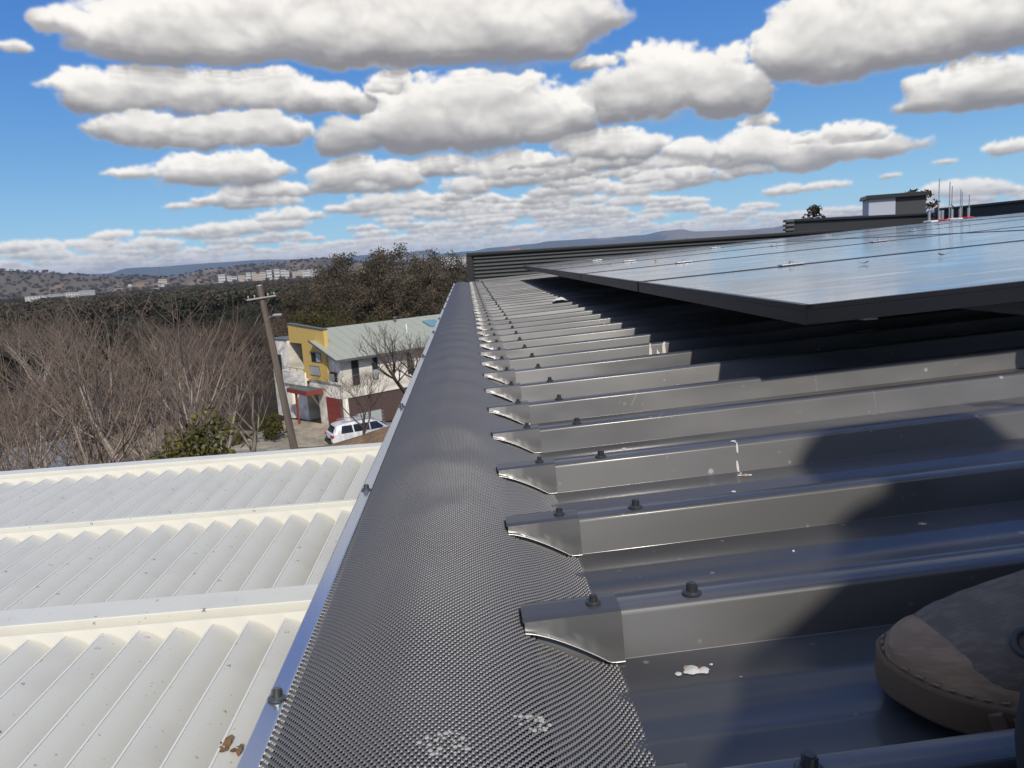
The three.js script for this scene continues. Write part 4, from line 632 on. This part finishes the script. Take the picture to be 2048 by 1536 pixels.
// ---------------------------------------------------------------- leaning power pole with street light
{
  const z = -30, gy = ground(-7, z), T = thing('power_pole', 'weathered timber power pole leaning left, with crossarm and lamp', 'pole', [-6.98, gy, z]);
  const top = V3(-0.90, -0.57 - gy, 0), wood = std(lin(0.155, 0.125, 0.102), 0.9, { map: grain }); wood.color.setRGB(0.30, 0.245, 0.205);
  put('pole', barBetween(V3(0, 0, 0), top, 0.165, 0.115, 14), wood, T);
  const arm = put('crossarm', barBetween(V3(top.x - 0.50, top.y - 0.50, 0.14), V3(top.x + 0.60, top.y - 0.40, 0.14), 0.04, 0.04, 6), std(lin(0.34, 0.32, 0.29), 0.7), T);
  for (const u of [-0.44, -0.2, 0.3, 0.54]) put('insulator', merge([cyl(0.02, 0.02, 0.05, 8, top.x + u, top.y - 0.38 + u * 0.09, 0.14), cyl(0.030, 0.025, 0.05, 8, top.x + u, top.y - 0.33 + u * 0.09, 0.14)]), std(lin(0.42, 0.42, 0.40), 0.4), arm);
  put('pole_cap', cyl(0.13, 0.10, 0.05, 12, top.x, top.y + 0.025, 0), std(lin(0.3, 0.3, 0.3), 0.5, { metalness: 0.6 }), T);
  put('lamp_arm', barBetween(V3(-0.78, top.y - 1.25, 0), V3(-0.42, top.y - 1.12, 0), 0.025, 0.02, 6), std(lin(0.35, 0.35, 0.35), 0.5, { metalness: 0.6 }), T);
  put('street_light', rbx(0.34, 0.11, 0.20, -0.36, top.y - 1.14, 0, 0.04), std(lin(0.33, 0.34, 0.36), 0.4, { metalness: 0.4 }), T);
}
{ // shed with a pale roof, half hidden by bare trees
  const T = thing('garden_shed', 'grey shed with a pale metal roof and dark windows at lower left', 'shed', [-19.6, ground(-19.6, -31.5), -31.5], 0.5), w = std(lin(0.30, 0.31, 0.32), 0.7), d = std(lin(0.03, 0.03, 0.035), 0.2), rf = std(lin(0.22, 0.225, 0.23), 0.6);
  put('wall', bx(5.2, 2.9, 3.4, 0, 1.45, 0), w, T); const ro = put('roof', bx(5.7, 0.12, 4.1), rf, T); ro.position.set(0, 3.1, 0.1); ro.rotation.x = 0.16; for (let k = 0; k < 10; k++) put('roof_rib', bx(0.05, 0.04, 4.1, -2.6 + k * 0.577, 0.078, 0), rf, ro);
  for (const x of [-1.7, 0, 1.7]) { const q = put('window', bx(1.2, 0.75, 0.05, x, 2.0, 1.72), d, T); put('window_frame', bx(1.3, 0.05, 0.08, x, 1.6, 1.74), rf, q); }
}
// ---------------------------------------------------------------- buildings far off
function block(name, label, x, z, w, h, d, turn, floors, cols, wall, extra = {}) { // slab with real floor bands and window openings
  const y = ground(x, z), T = thing(name, label, 'building', [x, y - 2, z], turn, extra.group), gl = M.farGlass, H = h + 2;
  put('wall', bx(w, H, d, 0, H / 2, 0), wall, T); put('roof', bx(w + 0.6, 0.8, d + 0.6, 0, H + 0.4, 0), extra.roof || M.farRoof, T);
  if (floors && cols) { const g = bx(w / cols * 0.62, (h / floors) * 0.5, 0.4); for (let f = 0; f < floors; f++) for (let c = 0; c < cols; c++) { const o = put('window', g, gl, T); o.position.set(-w / 2 + (c + 0.5) * w / cols, 2 + (f + 0.55) * h / floors, d / 2 + 0.05); } }
  else for (let f = 0; f < floors; f++) put('window_band', bx(w * 0.94, h / floors * 0.42, 0.4, 0, 2 + (f + 0.55) * h / floors, d / 2 + 0.05), gl, T);
  return T;
}
M.farGlass = std(lin(0.20, 0.21, 0.23), 0.4); M.farRoof = std(lin(0.32, 0.32, 0.33), 0.6);
{
  const wh = std(lin(0.55, 0.54, 0.51), 0.7), gy = std(lin(0.36, 0.37, 0.39), 0.7), tan = std(lin(0.50, 0.42, 0.32), 0.8), ter = std(lin(0.42, 0.20, 0.13), 0.8), r = rng(55);
  [[-700, 30, 10, wh, 'long white apartment block at the left end of the row'], [-668, 24, 11, gy, 'grey apartment block second in the row'], [-643, 22, 12, wh, 'white apartment block with dark balconies, third in the row'], [-618, 22, 13, gy, 'darker apartment block at the right end of the row']].forEach(([x, w, h, m, l], i) => block('apartment_block', l, x, -1300, w, h, 14, 0.45, 4, 6, m, { group: 'apartment row on the left' }));
  for (let k = 0; k < 17; k++) { const x = -760 + k * 18.4 + 6 * r(), h = 9 + 12 * r() + k * 0.4; block('far_building', 'pale building in the long white row across the valley', x, -2500 + 60 * r(), 13 + 9 * r(), h + 5, 16, 0.25, 3 + Math.floor(r() * 3), 0, r() < 0.75 ? wh : tan, { group: 'white row across the valley' }); }
  block('office_block', 'large white office block right of the brown trees', -34, -1800, 44, 34, 24, 0.05, 6, 7, wh); block('office_block', 'cream office block half hidden by the parapet', 4, -1830, 26, 33, 20, 0.1, 5, 5, tan); block('office_block', 'low grey building in front of the white offices', -14, -1730, 50, 17, 18, 0.05, 3, 8, gy);
  for (let k = 0; k < 26; k++) { const a = (-29 + 20 * r()) * Math.PI / 180, d = 1250 + 1500 * r(), x = Math.sin(a) * d, z = -Math.cos(a) * d; block('far_house', 'small house among the trees on the far valley side', x, z, 13 + 7 * r(), 5 + 2 * r(), 10, r() * 3, 1, 0, r() < 0.5 ? wh : tan, { group: 'houses on the far valley side', roof: r() < 0.6 ? ter : M.farRoof }); }
  block('far_house', 'orange roofed building on the ridge left of centre', -1000, -2620, 26, 16, 14, 0.4, 2, 0, tan, { roof: ter });
  // tower crane
  const c = thing('tower_crane', 'orange tower crane far beyond the boarded parapet', 'crane', [88, ground(88, -1800), -1800], 0.1), om = std(lin(0.62, 0.22, 0.10), 0.6), y = 8.5 - ground(88, -1800);
  put('mast', bx(1.4, y, 1.4, 0, y / 2, 0), om, c); const j = put('jib', bx(52, 1.4, 1.2, 14, 0, 0), om, c); j.position.y = y + 1; j.rotation.z = 0.05; put('cab', bx(3, 3, 2.4, 2, y - 1, 0), M.farRoof, c);
}
// ---------------------------------------------------------------- things at the back of the roof
{
  const c = thing('rooftop_box', 'flat topped rooftop box, pale on its left face, above the parapet', 'rooftop box', [8.98, 0.0, -16.0], -0.35), lt = std(lin(0.42, 0.45, 0.52), 0.6), dk = std(lin(0.045, 0.047, 0.048), 0.6);
  const w = 1.05;
  put('pale_side', bx(0.03, 0.95, 0.85, -0.50, 0.20, 0), lt, c); put('pale_front', bx(0.50, 0.95, 0.03, -0.26, 0.20, 0.42), lt, c); put('dark_front', bx(0.56, 0.95, 0.03, 0.275, 0.20, 0.40), dk, c); put('dark_side', bx(0.03, 0.95, 0.8, 0.54, 0.20, 0), dk, c);
  const r = put('roof', rbx(1.16, 0.05, 1.0, 0.02, 0, 0, 0.006), M.black, c); r.position.y = 0.70; put('fascia', bx(1.18, 0.035, 1.02, 0.02, -0.035, 0), M.black, r);
  const q = thing('plant_room_roof', 'dark flat roof block carrying the rooftop box', 'roof block', [9.1, -0.6, -16.1]); put('deck', bx(6, 0.9, 5, 0, 0, 0), M.grey, q);
}
{ // red and white clamps and six thin rods standing in them
  const red = std(lin(0.42, 0.02, 0.03), 0.45), wh = std(lin(0.62, 0.62, 0.60), 0.5), r = rng(61), base = x => ribTop(x) - 0.014;
  const cl = (label, x, z, m, s, kind) => { const t = thing('pipe_clamp', label, 'clamp', [x, base(x), z], r() * 3, 'clamps at the foot of the rods'); put('jaw', rbx(0.11 * s, 0.05 * s, 0.07 * s, 0, 0.055 * s, 0, 0.012 * s), m, t); put('bolt', cyl(0.012 * s, 0.012 * s, 0.10 * s, 8, 0.02 * s, 0.10 * s, 0), M.alu, t); put('foot', rbx(0.13 * s, 0.03 * s, 0.10 * s, 0, 0.015 * s, 0, 0.006 * s), M.black, t); return t; };
  [[5.66, 'grey clamp at the left end of the rod cluster', wh], [5.76, 'red clamp under the tallest rod', red], [5.84, 'red clamp second from the left in the cluster', red], [5.92, 'white clamp in the middle of the cluster', wh], [6.0, 'red clamp right of the white one', red], [6.08, 'red clamp beside the fourth rod', red]].forEach(([x, l, m], i) => cl(l, x, -9.22 + 0.06 * (i % 2), m, 1.5, i));
  [[5.805, 0.575, 'tallest thin metal rod, leftmost of the cluster'], [5.94, 0.53, 'second thin metal rod from the left'], [5.97, 0.478, 'third thin metal rod, close beside the second'], [6.08, 0.432, 'fourth thin metal rod of the cluster'], [6.10, 0.398, 'fifth thin metal rod, almost touching the fourth'], [6.19, 0.362, 'shortest thin metal rod at the right of the cluster']].forEach(([x, y, label], i) => { const b = base(x) + 0.0, t = thing('metal_rod', label, 'rod', [x, b, -9.3], 0, 'thin rods standing on the roof'); put('rod', cyl(0.0065, 0.0055, y - b, 8, 0, (y - b) / 2, 0), std(lin(0.40, 0.41, 0.44), 0.4, { metalness: 0.6 }), t); put('foot', cyl(0.022, 0.018, 0.05, 8, 0, 0.025, 0), M.black, t); });
  const d = thing('roof_duct', 'long grey duct lying along the right hand parapet', 'duct', [6.5, ribTop(6.5), -9.35], -0.25); put('duct', toCreasedNormals(rbx(1.1, 0.075, 0.10, 0, 0.045, 0, 0.02), 0.6), std(lin(0.12, 0.12, 0.115), 0.7), d); put('end_cap', rbx(0.02, 0.085, 0.11, 0.56, 0.045, 0, 0.004), M.black, d);
}
// ---------------------------------------------------------------- droppings, husks and crumbs on the roof
{
  const chalk = std(lin(0.40, 0.39, 0.36), 0.9), pale = std(lin(0.60, 0.58, 0.53), 0.9), tan = std(lin(0.42, 0.30, 0.19), 0.9), brown = std(lin(0.14, 0.065, 0.035), 0.85);
  const PR = (x, z) => { const kf = (-z - 0.506) / RIB + 1, dz = (z - ribZ(Math.round(kf))), a = Math.abs(dz); const y = a < 0.0115 ? 0 : a < 0.0180 ? -RIBH * (a - 0.0115) / 0.0065 : -RIBH; return ribTop(x) + y; };
  const blob = (x, z, r, seed, h = 0.35) => { const n = 14, m = 4, g = gridFrom(n + 1, m, (i, j) => { const a = (i % n) / n * 6.2832, q = j / (m - 1), rr = r * q * (1 + 0.45 * noise2(Math.cos(a) * 1.4 + seed * 3.1, Math.sin(a) * 1.4)), xx = x + Math.cos(a) * rr, zz = z + Math.sin(a) * rr; return [xx, PR(xx, zz) + 0.0005 + r * h * (1 - q * q) * (0.7 + 0.6 * noise2(xx * 300, zz * 300)), zz]; }); if (g.attributes.normal.getY(n + 3) < 0) { g.index.array.reverse(); g.computeVertexNormals(); } return g; };
  const sp = (label, spots, at) => { const t = thing('bird_dropping', label, 'bird dropping'); spots.forEach(([x, z, r, m], i) => put('splash', blob(x, z, r, i + x * 50), m, t)); return t; };
  const r = rng(9);
  sp('white dropping with a brown centre on the nearest pan', [[0.130, -0.4630, 0.0058, pale], [0.1345, -0.4655, 0.0036, brown], [0.1365, -0.4615, 0.0040, pale], [0.1275, -0.4665, 0.0030, tan], [0.1195, -0.4610, 0.0022, pale], [0.1245, -0.4620, 0.0015, pale], [0.1435, -0.4672, 0.0012, pale]]);
  { const sx = 0.305, zt = ribZ(3) + 0.004; const L = []; for (let i = 0; i < 9; i++) if (i !== 3 && i !== 6) L.push([sx + 0.0008 * Math.sin(i * 1.3), zt + 0.003 + i * 0.0024 + 0.001 * r(), 0.0007 + 0.0008 * r(), pale]); L.push([sx + 0.002, zt + 0.030, 0.0045, tan], [sx - 0.004, zt + 0.029, 0.003, pale], [sx + 0.007, zt + 0.0315, 0.003, pale], [sx, zt - 0.003, 0.0035, pale]); sp('white dropping that ran down the face of a rib', L); }
  { const sx = 0.445, zt = ribZ(8) + 0.01, L = []; for (let i = 0; i < 18; i++) L.push([sx + (r() - 0.5) * 0.055, zt + 0.024 * r(), 0.0016 + 0.0035 * r() * r(), r() < 0.7 ? pale : tan]); L.push([sx + 0.006, zt + 0.022, 0.007, tan]); sp('scattered pale dropping at the edge of the panel shadow', L); }
  { const t = thing('paper_scrap', 'crumpled white scrap on the roof at the edge of the panel shadow', 'scrap', [0.44, ribTop(0.44) - 0.004, -3.72]); t.scale.setScalar(0.7); put('paper', gridFrom(9, 7, (i, j) => { const u = i / 8 - 0.5, v = j / 6 - 0.5, e = 1 - 4 * u * u * 0.9; return [u * 0.10, 0.034 * e * (0.8 + 0.7 * noise2(u * 6 + 2, v * 6)) * (1 - 2.4 * v * v) , v * 0.06]; }), pale, t); }
  for (const [x, z, q, l] of [[0.268, -0.628, 0.0030, 'tan husk lying on the pan by the second rib'], [0.157, -0.4465, 0.0026, 'small husk on the nearest pan'], [0.40, -0.652, 0.0036, 'flat tan flake on the pan at right'], [0.20, -1.03, 0.003, 'pale crumb beside a rib half way along'], [0.275, -0.80, 0.0028, 'pale crumb below the run dropping']]) { const t = thing('seed_husk', l, 'husk'); put('husk', blob(x, z, q, q * 900), x > 0.3 ? tan : pale, t); }
  // dried splashes on the gutter mesh
  for (const [x, z, q, l] of [[0.0185, -0.385, 0.0085, 'chalky splash on the gutter mesh near the rib'], [-0.028, -0.352, 0.011, 'larger chalky splash low on the gutter mesh']]) { const t = thing('mesh_splash', l, 'splash'); for (let k = 0; k < 24; k++) { const a = r() * 6.28, d = q * Math.sqrt(r()) * 1.2, xx = x + Math.cos(a) * d, zz = z + Math.sin(a) * d * 0.8; const g = new THREE.SphereGeometry(0.0007 + 0.0007 * r(), 6, 4).scale(1.3, 0.6, 1).translate(xx, guardY(xx, zz) + 0.0007, zz); put('fleck', g, chalk, t); } }
}
// ---------------------------------------------------------------- solar panel litter
{
  const m = std(lin(0.05, 0.038, 0.025), 0.9), r = rng(4);
  [[1.02, -1.95, 'dark leaf on the nearest panel, below its clamp'], [1.22, -1.93, 'second dark leaf on the nearest panel'], [2.12, -2.62, 'dark pebble like dropping on the second panel'], [1.0, -4.05, 'speck of litter on the third panel'], [0.92, -4.3, 'dark crumb on the third panel near the gutter side'], [0.78, -4.22, 'dark speck near the corner of the third panel']].forEach(([x, z, l]) => { const t = thing('dead_leaf', l, 'leaf', [x, panelTop(x) + 0.001, z], r() * 6); put('leaf', gridFrom(5, 4, (i, j) => { const u = i / 4 - 0.5, v = j / 3 - 0.5; return [u * 0.026, 0.002 + 0.004 * u * u * 4 + 0.002 * v, v * 0.012 * (1 - 3 * u * u)]; }), m, t); });
}
// ---------------------------------------------------------------- the person who takes the picture, kneeling to the right of the lens and reaching out with the phone
{
  const T = thing('person', 'person in dark work clothes kneeling on the roof, one brown boot forward', 'person');
  const J = { hipL: [0.78, -0.05, -0.06], hipR: [1.0, -0.10, -0.10], kneeL: [0.274, -0.208, -0.238], ankL: [0.68, -0.21, -0.10], toeL: [0.80, -0.235, -0.09], kneeR: [0.87, 0.13, -0.40], ankR: [0.495, -0.165, -0.398], pel: [0.86, -0.02, -0.07], chest: [0.70, 0.26, 0.02], neck: [0.665, 0.40, 0.10], head: [0.645, 0.51, 0.14], jaw: [0.595, 0.47, 0.14], shL: [0.53, 0.36, 0.15], shR: [0.69, 0.34, -0.12], elL: [0.305, 0.17, 0.125], wrL: [0.165, 0.02, 0.07], paL: [0.112, -0.01, 0.054], elR: [0.86, 0.16, -0.22], wrR: [0.90, 0.19, -0.34], paR: [0.88, 0.21, -0.40] };
  const B = [['hipL', 'kneeL', 0.088, 0.068], ['kneeL', 'ankL', 0.062, 0.045], ['ankL', 'toeL', 0.045, 0.038], ['hipR', 'kneeR', 0.09, 0.068], ['kneeR', 'ankR', 0.064, 0.05], ['hipL', 'hipR', 0.11, 0.11], ['pel', 'chest', 0.125, 0.135], ['chest', 'shL', 0.11, 0.07], ['chest', 'shR', 0.11, 0.07], ['chest', 'neck', 0.10, 0.058], ['neck', 'head', 0.056, 0.085], ['head', 'head', 0.10, 0.10], ['head', 'jaw', 0.085, 0.05], ['shL', 'elL', 0.062, 0.046], ['elL', 'wrL', 0.046, 0.032], ['wrL', 'paL', 0.030, 0.026], ['shR', 'elR', 0.062, 0.046], ['elR', 'wrR', 0.044, 0.032], ['wrR', 'paR', 0.030, 0.028]].map(([a, b, r0, r1]) => [J[a], J[b], r0, r1]);
  const cap = (p, a, b, r0, r1) => { const ab = [b[0] - a[0], b[1] - a[1], b[2] - a[2]], l = ab[0] ** 2 + ab[1] ** 2 + ab[2] ** 2 || 1e-9, t = clamp(((p[0] - a[0]) * ab[0] + (p[1] - a[1]) * ab[1] + (p[2] - a[2]) * ab[2]) / l); return Math.hypot(p[0] - a[0] - ab[0] * t, p[1] - a[1] - ab[1] * t, p[2] - a[2] - ab[2] * t) - mix(r0, r1, t); };
  function skin(bones, lo, hi, n, k) { // smooth union of tapered capsules, meshed
    const mc = new MarchingCubes(n, new THREE.MeshBasicMaterial(), false, false, 120000), s = Math.max(hi[0] - lo[0], hi[1] - lo[1], hi[2] - lo[2]) / 2, c = [0, 1, 2].map(i => (lo[i] + hi[i]) / 2), h = n / 2, p = [0, 0, 0];
    for (let z = 0; z < n; z++) for (let y = 0; y < n; y++) for (let x = 0; x < n; x++) { p[0] = c[0] + (x - h) / h * s; p[1] = c[1] + (y - h) / h * s; p[2] = c[2] + (z - h) / h * s; let d = 9; for (const b of bones) { const e = cap(p, ...b), q = clamp(0.5 + 0.5 * (d - e) / k); d = mix(d, e, q) - k * q * (1 - q); } mc.field[x + y * n + z * n * n] = -d; }
    mc.isolation = 0; mc.update(); const m = mc.count, P = new Float32Array(m * 3); for (let i = 0; i < m; i++) for (let q = 0; q < 3; q++) P[i * 3 + q] = c[q] + mc.positionArray[i * 3 + q] * s;
    const g = new THREE.BufferGeometry(); g.setAttribute('position', new THREE.BufferAttribute(P, 3)); const w = mergeVertices(g, 1e-5); w.computeVertexNormals(); return w;
  }
  const body = skin(B, [-0.05, -0.36, -0.75], [1.23, 0.92, 0.35], 84, 0.035);
  const hand = (pa, wr, dir) => { const F = [[pa, wr, 0.026, 0.026]]; for (let f = 0; f < 4; f++) { const o = (f - 1.5) * 0.021, len = [0.034, 0.040, 0.037, 0.029][f], b = [pa[0] + dir * 0.02, pa[1] + o, pa[2]], k1 = [b[0] + dir * len, b[1] + o * 0.1, b[2] + 0.012], k2 = [k1[0] + dir * len * 0.5, k1[1], k1[2] - len * 0.55]; F.push([b, k1, 0.0092, 0.0085], [k1, k2, 0.0085, 0.0072]); } F.push([[pa[0], pa[1] + 0.02, pa[2]], [pa[0] + dir * 0.02, pa[1] + 0.052, pa[2] - 0.014], 0.0115, 0.010], [[pa[0] + dir * 0.02, pa[1] + 0.052, pa[2] - 0.014], [pa[0] + dir * 0.052, pa[1] + 0.058, pa[2] - 0.014], 0.0095, 0.008]); return F; };
  const hb = (pa, w) => skin(hand(pa, w, -1), [pa[0] - 0.10, pa[1] - 0.08, pa[2] - 0.08], [pa[0] + 0.06, pa[1] + 0.08, pa[2] + 0.08], 54, 0.008);
  const all = mergeGeometries([body, hb(J.paL, J.wrL), hb([J.paR[0], J.paR[1] + 0.01, J.paR[2]], J.wrR)].map(g => g.index ? g.toNonIndexed() : g)), p = all.attributes.position, C = new Float32Array(p.count * 3);
  for (let i = 0; i < p.count; i++) { const q = [p.getX(i), p.getY(i), p.getZ(i)], d = a => Math.hypot(q[0] - J[a][0], q[1] - J[a][1], q[2] - J[a][2]); const bare = d('head') < 0.16 || d('jaw') < 0.10 || d('paL') < 0.085 || d('paR') < 0.085, leg = q[1] < 0.12; C.set(bare ? [0.42, 0.25, 0.17] : leg ? [0.016, 0.017, 0.020] : [0.022, 0.026, 0.035], i * 3); }
  all.setAttribute('color', new THREE.BufferAttribute(C, 3));
  put('body', all, std(lin(1, 1, 1), 0.9, { vertexColors: true }), T);
  { // face: eyes, nose, mouth and ears, turned towards the phone
    const f = new THREE.Group(); f.name = 'face'; f.position.set(...J.head); f.lookAt(J.head[0] - 1, J.head[1] - 0.75, J.head[2] - 0.1); f.translateZ(0.022); f.translateY(0.012); T.add(f);
    const sk = std(lin(0.42, 0.25, 0.17), 0.7), wh = std(lin(0.7, 0.68, 0.65), 0.3), ir = std(lin(0.05, 0.03, 0.02), 0.2), lip = std(lin(0.36, 0.15, 0.12), 0.6);
    for (const q of [-1, 1]) { const e = put('eye', new THREE.SphereGeometry(0.0125, 14, 10).translate(q * 0.032, 0.008, 0.092), wh, f); put('iris', new THREE.SphereGeometry(0.006, 10, 8).translate(q * 0.032, 0.007, 0.1015), ir, e); put('ear', new THREE.SphereGeometry(0.024, 12, 10).scale(0.4, 1.2, 0.75).translate(q * 0.099, 0.0, 0.01), sk, f); }
    put('nose', new THREE.ConeGeometry(0.015, 0.045, 10).rotateX(-0.25).translate(0, -0.022, 0.106), sk, f); put('mouth', new THREE.SphereGeometry(0.024, 14, 8).scale(1, 0.28, 0.4).translate(0, -0.058, 0.098), lip, f);
  }
  put('hair', new THREE.SphereGeometry(0.112, 20, 12, 0, 6.2832, 0, 1.75).rotateZ(-0.45).translate(J.head[0] + 0.012, J.head[1] + 0.012, J.head[2]), std(lin(0.03, 0.02, 0.014), 0.8), T);
  // boot: sole with lugs, rubber rand round the toe, ribbed fabric upper
  const L = 0.285, X0 = 0.226, ZC = -0.396, YB = x => ribTop(x) - RIBH;
  const bw = s => 0.0475 * Math.pow(Math.max(0, 1 - Math.pow(1 - clamp(s / 0.30), 2.3)), 0.5) * (s > 0.35 ? mix(1, 0.80, sstep(0.35, 1, s)) : 1), bh = s => s < 0.12 ? mix(0.024, 0.049, Math.sqrt(s / 0.12)) : s < 0.55 ? mix(0.049, 0.080, (s - 0.12) / 0.43) : mix(0.080, 0.150, sstep(0.55, 0.85, s));
  const loft = (s0, s1, ns, ylo, yhi, grow, uvk) => { const na = 29, g = gridFrom(na, ns, (i, j) => { const s = mix(s0, s1, Math.pow(j / (ns - 1), 1.8)), a = Math.PI * i / (na - 1), lo = ylo(s), hi = yhi(s), w = bw(s) + grow * sstep(0, 0.05, s), cs = Math.cos(a), sn = Math.sin(a), x = X0 + s * L, n = 0.0012 * noise2(s * 30, a * 4); return [x, YB(x) + lo + (hi - lo) * Math.pow(sn, 0.75) + n, ZC + Math.sign(cs) * w * Math.pow(Math.abs(cs), 0.62), s * uvk, a * 1.6]; }); g.index.array.reverse(); g.computeVertexNormals(); return g; };
  const weave = tex(128, 128, (x, y) => { const v = 0.5 + 0.5 * Math.sin(y / 128 * 6.2832 * 16) * (0.7 + 0.3 * Math.sin(x / 128 * 6.2832 * 16)); return [v, v, v]; });
  const wear = tex(256, 256, (x, y) => { const n = tileNoise(x, y, 256, 6, 3, 5), m = tileNoise(x, y, 256, 20, 8, 3), v = 0.72 + 0.28 * sstep(0.3, 0.8, n) * (0.6 + 0.6 * m); return [v, v * 0.95, v * 0.86]; });
  const boot = put('boot', loft(0.004, 1, 34, () => 0.018, bh, 0, 6), std(lin(0.19, 0.155, 0.125), 0.95, { bumpMap: weave, bumpScale: 0.00025, map: wear }), T, 'worn brown and grey work boot with a rubber toe');
  put('rand', loft(0.0, 0.86, 34, () => 0.012, s => (s < 0.16 ? mix(0.040, 0.044, s / 0.16) : mix(0.044, 0.036, sstep(0.16, 0.5, s))) * (1 + 0.10 * Math.sin(s * 21)), 0.0032, 5), std(lin(0.36, 0.245, 0.155), 0.85, { map: wear }), boot);
  const so = []; for (let i = 0; i <= 40; i++) { const s = Math.pow(i / 40, 1.8); so.push([X0 - 0.0015 + s * (L + 0.004), bw(s) + 0.0038 * sstep(0, 0.04, s)]); }
  const sh = new THREE.Shape(); sh.moveTo(so[0][0], 0); for (const [x, w] of so) sh.lineTo(x, w); for (const [x, w] of so.slice().reverse()) sh.lineTo(x, -w);
  const sg = new THREE.ExtrudeGeometry(sh, { depth: 0.016, bevelEnabled: true, bevelSize: 0.002, bevelThickness: 0.002, bevelSegments: 2 }).rotateX(-Math.PI / 2).translate(0, 0.0025, ZC); { const q = sg.attributes.position; for (let i = 0; i < q.count; i++) q.setY(i, q.getY(i) + YB(q.getX(i)) + 0.011 * Math.pow(clamp(1 - (q.getX(i) - X0) / 0.10), 2)); sg.computeVertexNormals(); }
  put('sole', sg, std(lin(0.20, 0.135, 0.08), 0.9, { map: wear }), boot);
  const lug = rbx(0.0075, 0.013, 0.004, 0, 0, 0, 0.0014); for (let i = 3; i < 22; i++) for (const s of [1, -1]) { const u = i / 26, x = X0 + u * L, o = put('lug', lug, std(lin(0.16, 0.105, 0.06), 0.9), boot); o.position.set(x, YB(x) + 0.0115 + 0.011 * Math.pow(clamp(1 - (x - X0) / 0.10), 2), ZC + s * (bw(u) + 0.0066)); o.rotation.set(0, s * (u < 0.3 ? mix(-1.0, 0, u / 0.3) : 0), 0.35 * s); }
  { const stg = rbx(0.0042, 0.0012, 0.0014, 0, 0, 0, 0.0005, 1), sm = std(lin(0.26, 0.19, 0.125), 0.9); for (let i = 1; i < 26; i++) for (const q of [1, -1]) { const u = Math.pow(i / 27, 1.5), x = X0 + u * L, o = put('stitch', stg, sm, boot), dx = 0.004, dw = (bw(u + dx / L) - bw(Math.max(0, u - dx / L))) / (2 * dx); o.position.set(x, YB(x) + 0.0222 + 0.011 * Math.pow(clamp(1 - (x - X0) / 0.10), 2), ZC + q * (bw(u) + 0.0028 * sstep(0, 0.04, u))); o.rotation.y = -q * Math.atan(dw); } }
  put('lace_eyelet', new THREE.TorusGeometry(0.009, 0.0028, 10, 24).scale(0.8, 0.8, 0.6).rotateX(-0.75).rotateY(-0.25).translate(X0 + 0.058, YB(0.27) + 0.0515, ZC + 0.0315), std(lin(0.05, 0.05, 0.05), 0.5), boot);
  // the phone, back towards the view
  const ph = thing('phone', 'black phone held out in one hand to take the picture', 'phone', [0, 0, 0]); ph.quaternion.copy(camera.quaternion); put('case', rbx(0.150, 0.074, 0.0085, 0.052, -0.024, 0.014, 0.004, 3), std(lin(0.02, 0.02, 0.022), 0.3), ph); put('screen', rbx(0.142, 0.067, 0.001, 0.052, -0.024, 0.0189, 0.0004, 1), std(lin(0.01, 0.01, 0.012), 0.1), ph);
}
scene.fog = new THREE.FogExp2(new THREE.Color(0.56, 0.72, 1.0), 5e-5);
scene.traverse(o => { if (o.isMesh) { o.castShadow = true; o.receiveShadow = true; } });
renderer.render(scene, camera);
